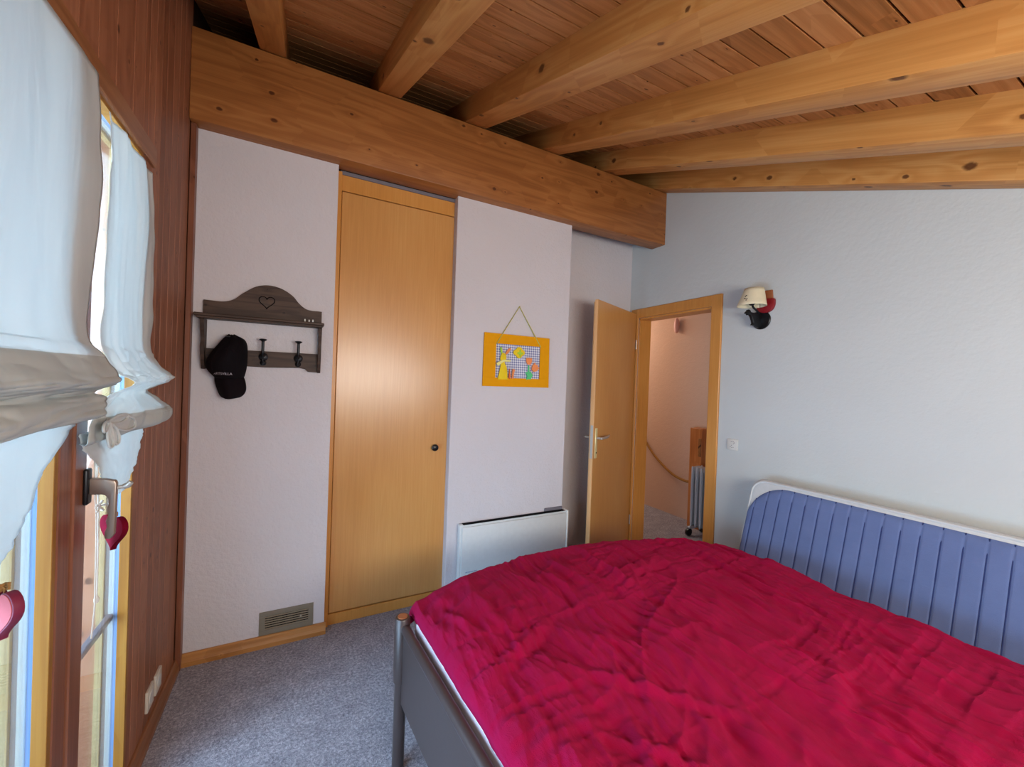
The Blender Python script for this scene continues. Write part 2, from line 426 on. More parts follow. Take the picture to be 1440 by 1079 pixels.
# rafters, one object each, grain along their length
ang = math.atan(SL); hperp = .135*math.cos(ang); seat_y = 2.3
specs = [(-.212, -.10, 'short pine rafter nearest the window wall'),
         (.335, .457, 'second pine rafter from the window wall, meeting the beam above the closet'),
         (.838, .975, 'third pine rafter from the window wall, broad and warm coloured'),
         (1.39, 1.52, 'fourth pine rafter from the window wall, with large dark knots'),
         (1.905, 2.035, 'fifth pine rafter, the one before the wall rafter'),
         (2.43, 2.558, 'pine rafter lying tight against the white right wall')]
for i, (a, b, lab) in enumerate(specs):
    L0 = (YB-.05-seat_y)/math.cos(ang); L1 = .55
    mb = MB().box(-(b-a)/2, (b-a)/2, L0, L1, 0, hperp+.004, .006, 2)
    o = build('rafter', mb, M['rafter'], smooth=True)
    o.location = ((a+b)/2, seat_y, 2.946); o.rotation_euler = (ang, 0, 0)
    tag(o, lab, 'rafter', 'ceiling rafters', 'structure')
# give each rafter its own wood pattern by shifting mesh coordinates
k = 0
for o in C.objects:
    if o.name.startswith('rafter'):
        s = Vector((0, 1.7*k, 0)); o.data.transform(Matrix.Translation(s)); o.location = Vector(o.location)-o.rotation_euler.to_matrix()@s; k += 1

# ---------------------------------------------------------------- window wall: vertical pine boards round the windows
W1A, W1B = -.10, 1.262       # opening of the near window
W2A, W2B = 1.384, 1.735      # opening of the far window
WT, WB_ = 2.10, .06
def lz(u, v, d): return (d, u, v)
mb = MB()
bounds = [YB, -.9, -.8, -.7, -.6, -.5, -.4, -.3, -.2, W1A, .0, .1, .2, .3, .4, .5, .6, .7, .8, .9, 1.0, 1.1, 1.2, 1.301, 1.404, 1.515, 1.644, W2B+.005, 1.782, 1.846, 1.915, 1.975, 2.06, 2.14, 2.212, 2.33]
for a, b in zip(bounds, bounds[1:]):
    lo = 0
    if a >= W1A-.001 and b <= 1.741: lo = WT+.01
    g = .003
    hz = min(ceil_z(a), ceil_z(b)) - 0
    t = bmesh.new()
    prof = [(a+.0008, -.004), (a+.0022, 0), (b-.0022, 0), (b-.0008, -.004)]
    lo_r = [t.verts.new((XL+q, p, lo)) for p, q in prof]; hi_r = [t.verts.new((XL+q, p, ceil_z(p))) for p, q in prof]
    for i in range(3): t.faces.new((lo_r[i], lo_r[i+1], hi_r[i+1], hi_r[i]))
    if lo: t.faces.new((lo_r[0], lo_r[3], t.verts.new((XL-.02, b, lo)), t.verts.new((XL-.02, a, lo))))
    mb.add(t)
# body behind the boards
def panel(y0, y1, z0, z1): mb.box(XL-.07, XL-.0035, y0, y1, z0, z1)
panel(YB, W1A, 0, 3.3 if False else 1.75); panel(W2B, 2.9, 0, 2.85); panel(W1B, W2A, 0, WT+.1)
panel(W1A, W2B, WT+.01, 2.3); panel(W1A, W2B, 0, WB_)
mb.prism([(YB, 1.7), (2.9, 1.7), (2.9, ceil_z(2.9)), (YB, ceil_z(YB))][0:0] or [(.9, 2.3), (2.9, 2.3), (2.9, ceil_z(2.9)), (.9, ceil_z(.9))], lz, XL-.07, XL-.0035)
wlo = struct('wall_left', mb, [M['lwall'], M['dark']], 'window wall of vertical reddish pine boards', 'wall')
for p in wlo.data.polygons:
    if p.center.x < XL-.003: p.material_index = 1
# lintel board above the windows and the corner strip
struct('trim_1', MB().box(XL-.005, XL+.012, W1A, 1.835, WT-.005, WT+.062, .003), M['trimy'], 'horizontal pine board above the curtains', 'trim')
struct('trim_2', MB().box(XL, XL+.022, 2.335, 2.379, .0, 2.532, .003), M['trimz'], 'vertical pine strip in the corner of the window wall', 'trim')
# baseboards
def base_prof(h=.062, d=.02): return [(0, 0), (d, 0), (d, h*.35), (d*.75, h*.6), (d*.55, h*.9), (d*.3, h), (0, h)]
struct('baseboard_left', MB().prism(base_prof(), lambda u, v, d: (XL+u, d, v), W2B+.01, 2.36), M['trimy'], 'pine baseboard below the boarded window wall', 'baseboard')
struct('baseboard_far', MB().prism(base_prof(.058), lambda u, v, d: (d, YF-u, v), XL+.0, .166), M['trimx'], 'pine baseboard below the coat rack wall', 'baseboard')
struct('baseboard_pier', MB().prism(base_prof(.058), lambda u, v, d: (d, YF-u, v), .83, 1.71), M['trimx'], 'pine baseboard under the flat white heater', 'baseboard')

# ---------------------------------------------------------------- windows
def window(name, label, y0, y1, muntins, stiles=True):
    w = thing(name, label, 'window', (XL, (y0+y1)/2, WB_), kind='structure')
    z0, z1 = WB_, WT
    def ring(x0, x1, t0, t1, mat, nm):
        m = MB()
        m.box(x0, x1, y0+t0, y0+t1, z0+t0, z1-t0, .001); m.box(x0, x1, y1-t1, y1-t0, z0+t0, z1-t0, .001)
        m.box(x0, x1, y0+t1, y1-t1, z0+t0, z0+t1, .001); m.box(x0, x1, y0+t1, y1-t1, z1-t1, z1-t0, .001)
        return build(nm, m, mat, w)
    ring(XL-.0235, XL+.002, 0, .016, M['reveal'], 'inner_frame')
    ring(XL-.033, XL-.0235, 0, .011, M['skyblue'], 'sky_reflection_strip')  # strip coloured as the sky's reflection in the glass edge
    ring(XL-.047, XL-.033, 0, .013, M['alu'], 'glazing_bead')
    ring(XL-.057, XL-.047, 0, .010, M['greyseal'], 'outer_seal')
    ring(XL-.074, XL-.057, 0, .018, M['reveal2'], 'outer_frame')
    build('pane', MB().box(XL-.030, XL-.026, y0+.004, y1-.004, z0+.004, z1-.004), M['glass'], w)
    for z in muntins:
        build('glazing_bar', MB().box(XL-.052, XL-.034, y0+.008, y1-.008, z-.010, z+.010, .003), M['greyseal'], w)
    return w
w1 = window('window_1', 'large nearer window half covered by the first white curtain', W1A, W1B, [])
w2 = window('window_2', 'narrow far window behind the second white curtain', W2A, W2B, [.6])
# mullion boards between the windows
mbm = MB().box(XL-.06, XL+.004, W1B, 1.318, WB_, WT, .003)
tag(build('trim_3', mbm, M['trimz']), 'nearer brown upright board between the two windows', 'trim', kind='structure')
mbm = MB().box(XL-.06, XL+.008, 1.322, W2A, WB_, WT, .003)
tag(build('trim_4', mbm, M['trimz']), 'brown upright sash board carrying the window handle', 'trim', kind='structure')
# window handle, a lever that hangs down
wh = bpy.data.objects.new('window_handle', None); C.objects.link(wh); wh.parent = w2; wh.location = Vector((XL+.008, 1.376, 1.10))-Vector(w2.location)
wh['label'] = 'taupe metal window handle with dark backplate, lever pointing down'
build('backplate', MB().box(XL+.008, XL+.018, 1.36, 1.388, 1.055, 1.145, .005, 3), M['iron'], wh, True)
def hz_(u, v, d): return (XL+u, d, v)
out = [(.018, 1.121), (.048, 1.117), (.066, 1.112), (.069, 1.104), (.068, 1.02), (.067, .975), (.060, .964), (.048, .966), (.049, .985), (.053, .995), (.050, 1.01), (.054, 1.024), (.051, 1.04), (.055, 1.054), (.053, 1.068), (.046, 1.078), (.018, 1.080)]
build('lever', MB().prism(out, hz_, 1.366, 1.382, .003), M['handlegrey'], wh, True)
mb = MB().tube([(XL+.066, 1.376, 1.092), (XL+.082, 1.378, 1.093)], .005, 12).tube([(XL+.08, 1.378, 1.093), (XL+.088, 1.378, 1.096), (XL+.094, 1.378, 1.104)], [.007, .008, .006], 12)
build('stop_knob', mb, M['chrome'], wh, True)
# outdoor board beside the far window
mb = MB()
for i in range(2): mb.box(XL-.075-.07*(i+1), XL-.077-.07*i, 1.79, 1.815, .0, 2.2, .004)
struct('trim_5', mb, M['shutter'], 'sunlit orange boarding outside the far window', 'trim')
struct('ground', MB().box(-8, XL-.3, -6, 9, -.6, -.5), plain('outdoor_ground', (200, 206, 210), .9, .1), 'pale ground outside the windows', 'ground')

# ---------------------------------------------------------------- curtains
def sheet(rows, nu, nv, crease=.010, wav=.004, seed=0, hem=0):
    """rows: (z, y0, x0, y1, x1) top to bottom -> smooth sheet"""
    n = len(rows); tabs = [[(i/(n-1), r[k]) for i, r in enumerate(rows)] for k in range(5)]
    def f(u, v):
        z, y0, x0, y1, x1 = (sinterp(tb, v) for tb in tabs)
        y = y0+(y1-y0)*u
        s = u*u*(3-2*u)
        x = x0+(x1-x0)*s
        x += wav*math.sin(u*17+seed+v*3)*math.sin(v*5+1)+wav*2*noise.noise((u*5+seed, v*6, seed))+wav*noise.noise((u*16, v*5, seed+3))
        x += crease*(abs(noise.noise((u*7+v*9, u*3-v*14, seed+9)))**.7)*(1 if 1.26 < z < 1.45 else .15)
        w_ = (2*u-1)**8*(1 if u > .5 else -1)
        y += w_*(.006*noise.noise((v*14, seed, u > .5))+.003*noise.noise((v*34, seed, 4)))
        x += abs(w_)*.004*noise.noise((v*22, seed, 7))
        return (max(x, XL+.006), y, z)
    return MB().grid(nu, nv, f)

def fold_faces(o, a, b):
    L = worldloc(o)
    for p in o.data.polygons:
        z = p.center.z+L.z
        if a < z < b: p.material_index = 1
def add_thick(o, t=.0012):
    m = o.modifiers.new('t', 'SOLIDIFY'); m.thickness = t; m.offset = 0

cr = thing('curtain', 'narrow white sheer curtain at the far window, gathered into a roll', 'curtain', (-.45, 1.64, 2.07), 'gathered window curtains')
rows2 = [(2.055, 1.41, -.452, 1.775, -.454), (1.97, 1.412, -.451, 1.795, -.453), (1.86, 1.412, -.450, 1.81, -.452), (1.74, 1.415, -.450, 1.800, -.452),
         (1.62, 1.417, -.452, 1.798, -.453), (1.53, 1.408, -.450, 1.796, -.453), (1.455, 1.40, -.449, 1.794, -.450), (1.41, 1.41, -.438, 1.795, -.425),
         (1.383, 1.43, -.424, 1.805, -.396), (1.371, 1.45, -.412, 1.808, -.390), (1.356, 1.46, -.406, 1.80, -.402), (1.340, 1.44, -.424, 1.79, -.435),
         (1.322, 1.40, -.440, 1.785, -.450), (1.295, 1.34, -.436, 1.795, -.42), (1.268, 1.30, -.430, 1.80, -.390), (1.246, 1.275, -.428, 1.80, -.386), (1.226, 1.27, -.428, 1.79, -.392),
         (1.214, 1.28, -.436, 1.78, -.415), (1.216, 1.30, -.45, 1.76, -.44)]
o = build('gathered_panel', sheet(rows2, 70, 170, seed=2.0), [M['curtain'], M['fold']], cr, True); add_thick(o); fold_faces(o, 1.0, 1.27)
rowst = [(1.24, 1.30, -.447, 1.76, -.447), (1.20, 1.312, -.445, 1.735, -.446), (1.16, 1.372, -.443, 1.71, -.446), (1.11, 1.42, -.445, 1.68, -.448), (1.07, 1.47, -.448, 1.64, -.45), (1.035, 1.53, -.45, 1.60, -.45)]
o = build('hanging_tail', sheet(rowst, 40, 40, seed=5.0, wav=.0015), M['curtain'], cr, True); add_thick(o)
# gathering bow: loops fanned out from the knot
mb = MB()
kx, ky, kz = -.412, 1.345, 1.262
for (dy, dz, w) in ((.0, -.062, .016), (.045, -.056, .016), (.16, -.020, .018), (.10, .006, .010), (-.05, -.012, .010)):
    tip = Vector((kx+.006, ky+dy, kz+dz)); k0 = Vector((kx, ky, kz)); d = (tip-k0); nn = Vector((0, -d.z, d.y)).normalized()*w
    loop = catmull([k0, k0+d*.5+nn, k0+d*.9+nn*.8, tip, k0+d*.9-nn*.8, k0+d*.5-nn], 6, True)
    mb.tube(loop+[loop[0]], .0032, 6, False)
    t = bmesh.new(); t.faces.new([t.verts.new(p+Vector((-.003, 0, 0))) for p in loop]); mb.add(t)
build('gather_bow', mb, M['curtain'], cr, True)

c1 = thing('curtain', 'wide white sheer curtain at the nearer window, sagging in heavy folds', 'curtain', (-.45, .65, 2.12), 'gathered window curtains')
rows1 = [(2.105, .0, -.450, 1.338, -.450), (1.95, .0, -.449, 1.345, -.448), (1.80, .0, -.448, 1.350, -.449), (1.66, .0, -.448, 1.346, -.450), (1.55, .0, -.446, 1.338, -.452), (1.475, .0, -.44, 1.328, -.450),
         (1.435, .0, -.42, 1.34, -.436), (1.40, .0, -.385, 1.365, -.420), (1.37, .0, -.365, 1.388, -.408), (1.355, .0, -.37, 1.38, -.414), (1.345, .0, -.395, 1.35, -.43),
         (1.335, .0, -.41, 1.34, -.438), (1.325, .0, -.38, 1.352, -.424), (1.305, .0, -.362, 1.345, -.418), (1.288, .0, -.36, 1.32, -.416), (1.275, .0, -.372, 1.29, -.43), (1.285, .0, -.40, 1.27, -.45)]
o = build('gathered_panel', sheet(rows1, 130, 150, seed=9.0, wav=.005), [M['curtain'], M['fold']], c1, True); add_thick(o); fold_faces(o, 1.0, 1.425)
rowst = [(1.30, .0, -.445, 1.315, -.45), (1.24, .0, -.440, 1.245, -.45), (1.19, .0, -.44, 1.165, -.45), (1.14, .0, -.44, 1.125, -.45), (1.10, .3, -.44, 1.088, -.45), (1.06, .5, -.44, 1.045, -.45), (1.03, .7, -.44, 1.0, -.45)]
o = build('hanging_tail', sheet(rowst, 60, 40, seed=12.0, wav=.002), M['curtain'], c1, True); add_thick(o)

# hearts on twine
def heart_pts(s, n=40):
    P = []
    for i in range(n):
        t = 2*PI*i/n
        P.append((s*(16*math.sin(t)**3)/17, s*(13*math.cos(t)-5*math.cos(2*t)-2*math.cos(3*t)-math.cos(4*t))/17))
    return P
def heart(label, loc, s, thick, yawd, face, rim, top):
    h = thing('heart_ornament', label, 'ornament', loc, 'hanging curtain hearts')
    L = Vector(loc); a = math.radians(yawd); ax = Vector((math.cos(a), math.sin(a), 0)); nd = Vector((-math.sin(a), math.cos(a), 0))
    build('heart_body', MB().prism(heart_pts(s), lambda u, v, d: L+ax*u+Vector((0, 0, v))+nd*d, -thick/2, thick/2, .0015), rim, h, True)
    if face is not rim:
        build('front_face', MB().prism(heart_pts(s*.93), lambda u, v, d: L+ax*u+Vector((0, 0, v))+nd*d, -thick/2-.001, -thick/2+.0004), face, h)
    m = MB().tube([L+Vector((0, 0, s*.25)), L+Vector((.001, 0, s*.7)), Vector(top)], .0013, 6)
    for k in range(3): m.tube([L+Vector((-.006, -.003, s*.62+.004*k)), L+Vector((0, .004, s*.66+.004*k)), L+Vector((.007, -.002, s*.70+.004*k))], .0022, 6)
    build('twine', m, M['twine'], h, True)
heart('pink wooden heart with plum edge hanging under the nearer curtain', (-.400, .925, 1.012), .048, .013, -46, M['pinkheart'], M['heartedge'], (-.43, .93, 1.08))
heart('glittery dark red heart hanging behind the window handle', (-.428, 1.45, .962), .055, .014, -48, M['redheart'], M['redheart'], (-.442, 1.47, 1.08))
# white cord by the window
cd = MB(); pts = [(-.452, 1.405, 1.20), (-.452, 1.41, 1.12), (-.452, 1.425, 1.04), (-.452, 1.43, .93), (-.452, 1.43, .86), (-.452, 1.43, .80)]
cd.tube(catmull(pts, 6), .0022, 8); cd.tube(catmull([(p[0]-.0, p[1]-.010, p[2]-.03) for p in pts]+[(-.452, 1.405, .70)], 6), .0018, 8)
cdo = thing('window_tassel', 'knotted white pull cord hanging beside the window handle', 'cord', (-.452, 1.42, 1.2))
build('cord_strands', cd, M['whitecord'], cdo, True)
mb = MB()
for a in range(5):
    th = a*1.3; mb.tube(catmull([(-.452, 1.425, 1.035), (-.447+.004*math.cos(th), 1.425+.018*math.cos(th), 1.035+.014*math.sin(th)), (-.45, 1.425+.026*math.cos(th), 1.03+.01*math.sin(th))], 5), .0025, 6)
build('tassel_end', MB().lathe([(.001, -.012), (.005, -.008), (.006, 0), (.002, .01)], Matrix.Translation((-.452, 1.43, .79)), 12), M['whitecord'], cdo, True)
build('cord_knot', mb, M['whitecord'], cdo, True)

# wall sockets low on the window wall
def plate_left(lab, y, z, hy, hz_):
    o = thing('wall_socket', lab, 'socket', (XL, y, z), 'cream sockets on the window wall')
    build('cover_plate', MB().box(XL-.001, XL+.009, y-hy, y+hy, z-hz_, z+hz_, .003, 2), M['plate'], o, True)
    m = MB().tube([(XL+.0085, y, z), (XL+.0105, y, z)], hy*.62, 20)
    build('socket_insert', m, M['plastic'], o, True)
plate_left('cream wall socket closer to the corner above the baseboard', 2.067, .148, .036, .040)
plate_left('cream wall socket closer to the window above the baseboard', 1.968, .152, .036, .040)

# ---------------------------------------------------------------- closet (door_2)
YC = 2.44
d2 = thing('door_2', 'tall pine-veneer closet door with black knob beside the coat rack', 'door', (.5, YC, 0), kind='structure')
mb = MB()
mb.box(.156, .180, YC-.02, YC+.04, 0, 2.52, .002); mb.box(.843, .86, YC-.0, YC+.04, 0, 2.52, .002)
build('side_frame', mb, M['doorframe'], d2)
build('top_panel', MB().box(.172, .845, YC, YC+.02, 2.425, 2.512, .002), M['doorframe'], d2)
build('sliding_track', MB().box(.172, .86, YC-.004, YC+.02, 2.512, 2.532, .001), M['greyseal'], d2)
build('door_leaf', MB().box(.183, .8415, YC-.002, YC+.02, .066, 2.419, .0025), M['door'], d2)
build('plinth', MB().box(.17, .845, YC-.004, YC+.02, 0, .060, .002), M['doorframe'], d2)
knob = MB().lathe([(.006, 0), (.007, .01), (.017, .014), (.021, .022), (.02, .03), (.012, .035), (.0, .036)], Matrix.Translation((.757, YC, .971)) @ Matrix.Rotation(PI/2, 4, 'X'), 28)
build('knob', knob, M['blk'], d2, True)

# ---------------------------------------------------------------- entrance door (door_1)
d1 = thing('door_1', 'open veneered entrance door in its pine frame', 'door', (XR, 2.2, 0), kind='structure')
cw = .078; x0 = XR-.016
fr = MB()
fr.box(x0, XR+.001, DY0-cw, DY0, 0, DZ+cw, .003); build('frame_upright', fr, M['doorframe'], d1)
build('frame_upright', MB().box(x0, XR+.001, DY1, DY1+cw, 0, DZ+cw, .003), M['doorframe'], d1)
fh = MB().box(x0, XR+.001, DY0, DY1, DZ, DZ+cw, .003)
build('frame_head', fh, M['doorframe'], d1)
jm = MB().box(XR+.001, XR+.13, DY0-.001, DY0+.014, 0, DZ, .002).box(XR+.001, XR+.13, DY1-.014, DY1+.001, 0, DZ, .002).box(XR+.001, XR+.13, DY0, DY1, DZ-.014, DZ+.001, .002)
build('jamb_lining', jm, M['doorframe'], d1)
hing = Vector((2.538, 2.565, 0)); free = Vector((1.888, 2.283, 0))
ax = (free-hing).normalized(); nb = Vector((ax.y, -ax.x, 0))
if nb.y < 0: nb = -nb      # away from the camera
Ld = (free-hing).length
def dl(a, b, z): return hing+ax*a+nb*b+Vector((0, 0, z))
def dbox(a0, a1, b0, b1, z0, z1, bev=.002):
    m = MB().box(0, a1-a0, 0, b1-b0, 0, z1-z0, bev)
    mat = Matrix((ax, nb, Vector((0, 0, 1)))).transposed().to_4x4(); mat.translation = dl(a0, b0, z0)
    bmesh.ops.transform(m.bm, matrix=mat, verts=m.bm.verts[:]); bmesh.ops.recalc_face_normals(m.bm, faces=m.bm.faces[:]); return m
leaf = build('door_leaf', dbox(.0, Ld, 0, .026, .01, 2.012), M['door'], d1)
build('leaf_edge', dbox(.004, Ld-.014, .026, .042, .01, 2.0), M['edge'], d1)
build('leaf_lip', dbox(Ld-.001, Ld+.0015, .001, .025, .012, 2.01, 0), M['edge'], d1)
hd = build('handle_plate', dbox(Ld-.055, Ld-.025, -.006, .002, .86, 1.08, .003), M['brass'], d1, True)
m = MB().tube([dl(Ld-.04, -.004, 1.008), dl(Ld-.04, -.045, 1.008)], .009, 14)
m.tube(catmull([dl(Ld-.04, -.045, 1.008), dl(Ld-.07, -.050, 1.010), dl(Ld-.13, -.050, 1.014), dl(Ld-.165, -.044, 1.020)], 6), [.009]*7+[.010]*6+[.008]*6, 14)
build('lever', m, M['chrome'], hd, True, local=False)
m = MB().tube([dl(Ld-.04, -.0065, .90), dl(Ld-.04, -.0075, .90)], .006, 12)
build('key_hole', m, M['slotdark'], hd, True)
m = MB().tube([dl(Ld-.04, .042, 1.008), dl(Ld-.04, .085, 1.008), dl(Ld-.10, .088, 1.008)], .008, 12)
build('rear_lever', m, M['chrome'], d1, True)
build('lock_plate', dbox(Ld+.0012, Ld+.003, .003, .023, .86, 1.10, 0), M['chrome'], d1)
for z in (.25, 1.75):
    build('hinge', MB().tube([(2.548, 2.560, z-.04), (2.548, 2.560, z+.04)], .008, 12), M['chrome'], d1, True)

# ---------------------------------------------------------------- coat rack
YW = YF
rk = thing('coat_rack', 'dark weathered wooden coat rack with arched heart top on the white wall', 'coat rack', (-.16, YW, 1.41))
def wf(u, v, d): return (u, YW-d, v)
arch = [(-.408, 1.655), (-.408, 1.732), (-.395, 1.737), (-.385, 1.733)]
top = catmull([(-.385, 1.733, 0), (-.33, 1.733, 0), (-.29, 1.748, 0), (-.25, 1.785, 0), (-.20, 1.822, 0), (-.147, 1.836, 0), (-.09, 1.827, 0), (-.04, 1.797, 0), (-.01, 1.762, 0), (.02, 1.738, 0), (.05, 1.731, 0), (.075, 1.731, 0)], 5)
outl = [(-.408, 1.655), (-.408, 1.733)]+[(p.x, p.y) for p in top]+[(.098, 1.731), (.098, 1.655)]
rb = build('arched_back', MB().prism(outl, wf, .001, .017, .002), M['rack'], rk)
hp = [( -.152+u, 1.752+v) for u, v in heart_pts(.036, 48)]
build('carved_heart', MB().tube([Vector(wf(u, v, .0172)) for u, v in hp+[hp[0]]], .0022, 6, False), M['slotdark'], rb, True)
build('shelf', MB().box(-.432, .108, YW-.085, YW-.001, 1.650, 1.664, .003).box(-.422, .100, YW-.078, YW-.01, 1.641, 1.650, .001), M['rack'], rk)
for xs in (-.408, .084):
    sp = catmull([(.012, 1.64, 0), (.075, 1.64, 0), (.07, 1.60, 0), (.052, 1.55, 0), (.058, 1.50, 0), (.040, 1.44, 0), (.02, 1.408, 0), (.001, 1.408, 0)], 5)
    build('side_bracket', MB().prism([(p.x, p.y) for p in sp]+[(.001, 1.64)], lambda u, v, d: (d, YW-u, v), xs, xs+.015, .001), M['rack'], rk)
rl = [(-.395, 1.505), (-.395, 1.408), (-.345, 1.408), (-.33, 1.420), (-.30, 1.428), (-.15, 1.424), (.0, 1.428), (.028, 1.424), (.04, 1.410), (.086, 1.408), (.086, 1.505)]
build('hook_rail', MB().prism(rl, wf, .001, .018, .0015), M['rack'], rk)
def hook(x):
    h = MB()
    h.lathe([(.019, 0), (.021, .004), (.015, .008), (.0, .010)], Matrix.Translation((x, YW-.017, 1.477)) @ Matrix.Rotation(PI/2, 4, 'X'), 20)
    h.lathe([(.013, 0), (.014, .004), (.01, .008), (.0, .010)], Matrix.Translation((x, YW-.017, 1.447)) @ Matrix.Rotation(PI/2, 4, 'X'), 20)
    h.tube(catmull([(x, YW-.024, 1.485), (x, YW-.044, 1.480), (x, YW-.058, 1.492), (x, YW-.060, 1.520), (x, YW-.062, 1.548)], 5), [.008]*6+[.0065]*15, 10)
    h.lathe([(.005, 0), (.007, .008), (.016, .014), (.017, .017), (.010, .020), (.0, .0205)], Matrix.Translation((x, YW-.062, 1.544)), 20)
    h.tube(catmull([(x, YW-.024, 1.455), (x, YW-.040, 1.445), (x, YW-.05, 1.452), (x, YW-.052, 1.464)], 5), .0055, 10)
    build('hook', h, M['iron'], rk, True)
for x in (-.298, -.160, -.006): hook(x)
mb = MB()
for i, x in enumerate((.016, .035, .052)): mb.box(x, x+.006, YW-.0845, YW-.080, 1.6645, 1.677-.002*(i == 1), .001)
build('white_pegs', mb, M['plastic'], rk)

# cap hanging on the first hook, crown towards the room, brim down
cp = thing('baseball_cap', 'black baseball cap hanging from the left hook of the coat rack', 'cap', (-.30, 2.32, 1.5))
# silhouette half widths of the crown as seen from the room
ctr = Vector((-.300, YW-.020, 1.47))
def crown(u, v):
    # u around (0..1 = half turn seen from the room), v from rim to top
    th = PI*u; z = v
    zz = 1.375+.198*v
    left = sinterp([(0, -.352), (.18, -.380), (.38, -.382), (.55, -.366), (.72, -.346), (.88, -.326), (.96, -.314), (1, -.304)], v)
    right = sinterp([(0, -.236), (.18, -.229), (.38, -.226), (.6, -.226), (.78, -.229), (.9, -.238), (.95, -.252), (1, -.276)], v)
    dep = sinterp([(0, .085), (.25, .118), (.5, .12), (.75, .095), (.92, .055), (1, .02)], v)
    cx = (left+right)/2; rx = (right-left)/2
    return (cx-rx*math.cos(th), YW-.03-dep*math.sin(th)**.8+.004*math.sin(th*6+1)*v, zz-.012*math.sin(th)*(1-v)+.004*noise.noise((u*6, v*5, 1)))
cb = build('crown', MB().grid(40, 24, crown), M['cap'], cp, True); add_thick(cb, .003)
seam = MB()
for u in (.3, .5, .7):
    seam.tube([Vector(crown(u, k/14))+Vector((0, -.0015, 0)) for k in range(1, 15)], .0016, 6)
seam.lathe([(.007, 0), (.006, .003), (0, .005)], Matrix.Translation(Vector(crown(.6, .62))) @ Matrix.Rotation(PI/2, 4, 'X'), 12)
build('crown_seams', seam, M['capbrim'], cb, True)
def brim(u, v):
    zz = 1.378-.108*v
    left = sinterp([(0, -.352), (.35, -.347), (.7, -.335), (.88, -.326), (.96, -.318), (1, -.306)], v)
    right = sinterp([(0, -.238), (.3, -.228), (.6, -.225), (.8, -.232), (.92, -.244), (.97, -.256), (1, -.272)], v)
    x = left+(right-left)*u; c = math.sin(PI*u)
    return (x, YW-.045-.055*c-.028*v*(.4+.6*c), zz-.006*math.sin(PI*u)*(1-v))
bb = build('brim', MB().grid(24, 20, brim), M['capbrim'], cp, True); add_thick(bb, .003)
tx = bpy.data.curves.new('lettering', 'FONT'); tx.body = 'ARTSVILLA'; tx.size = .0155; tx.extrude = .0006; tx.align_x = 'CENTER'; tx.align_y = 'CENTER'
to = bpy.data.objects.new('lettering', tx); C.objects.link(to)
bpy.context.view_layer.update()
me = bpy.data.meshes.new_from_object(to); bpy.data.objects.remove(to); me.name = 'lettering'
tm = Matrix.Translation((-.308, YW-.113, 1.386)) @ Matrix.Rotation(math.radians(-6), 4, 'Z') @ Matrix.Rotation(PI/2, 4, 'X')
me.transform(tm)
for v in me.vertices:   # wrap onto the crown front
    v.co.y = YW-.043-.104*max(.05, 1-((v.co.x+.294)/.064)**2)**.4
me.transform(Matrix.Translation(-Vector(cp.location)))
lo = bpy.data.objects.new('lettering', me); C.objects.link(lo); lo.parent = cp; me.materials.clear(); me.materials.append(M['lettering'])

# ---------------------------------------------------------------- vent grille
vg = thing('vent_grille', 'bronze metal air vent grille low on the wall above the baseboard', 'vent', (-.02, YF, .12))
vx0, vx1, vz0, vz1 = -.143, .104, .060, .178
mb = MB().box(vx0, vx1, YF-.006, YF, vz0, vz0+.026, .001).box(vx0, vx1, YF-.006, YF, vz1-.024, vz1, .001).box(vx0, vx0+.026, YF-.006, YF, vz0+.026, vz1-.024, .001).box(vx1-.024, vx1, YF-.006, YF, vz0+.026, vz1-.024, .001)
build('frame', mb, M['vent'], vg)
build('back_plate', MB().box(vx0+.02, vx1-.02, YF-.0012, YF-.0002, vz0+.02, vz1-.02), M['slotdark'], vg)
mb = MB()
for i in range(6):
    z = vz0+.030+i*.0117
    mb.prism([(0, z), (.005, z-.002), (.0055, z+.0005), (.001, z+.003)], lambda u, v, d: (d, YF-.0012-u, v), vx0+.025, vx1-.023)
build('slats', mb, M['ventslat'], vg)
build('slide_knob', MB().lathe([(.004, 0), (.005, .006), (.003, .009), (0, .0095)], Matrix.Translation((.045, YF-.006, .125)) @ Matrix.Rotation(PI/2, 4, 'X'), 12), M['chrome'], vg, True)

# ---------------------------------------------------------------- craft picture
pf = thing('craft_picture', 'small orange foam picture with gingham ground hanging from an olive cord', 'picture', (1.29, YF, 1.53))
px0, px1, pz0, pz1 = 1.040, 1.540, 1.362, 1.706
PX = lambda u: px0+(px1-px0)*u/1.0
# inner opening
ix0, ix1, iz0, iz1 = 1.128, 1.466, 1.420, 1.642
def wob(a): return .003*math.sin(a*31)
fo = [(px0, pz0), (1.29, pz0+.004), (px1+.004, pz0-.001), (px1, 1.53), (px1-.004, pz1), (1.29, pz1-.002), (px0+.002, pz1+.002), (px0-.002, 1.53)]
mb = MB()
mb.prism([(px0, pz0), (px1+.003, pz0), (px1+.002, iz0), (px0, iz0)], wf, .004, .014, .001)
mb.prism([(px0+.001, iz1), (px1-.002, iz1), (px1-.003, pz1), (px0+.003, pz1+.002)], wf, .004, .014, .001)
mb.prism([(px0, iz0), (ix0, iz0), (ix0, iz1), (px0+.001, iz1)], wf, .004, .014, .001)
mb.prism([(ix1, iz0), (px1+.002, iz0), (px1-.002, iz1), (ix1, iz1)], wf, .004, .014, .001)
build('foam_frame', mb, M['yellow'], pf)
build('gingham_backing', MB().box(ix0-.01, ix1+.01, YF-.005, YF-.002, iz0-.01, iz1+.01), M['gingham'], pf)
build('hanging_cord', MB().tube([wf(1.128, 1.640, .016), wf(1.293, 1.900, .006), wf(1.466, 1.640, .016)], .0035, 8).tube([wf(1.293, 1.896, 0), wf(1.293, 1.902, .012)], .003, 8), M['cord'], pf, True)
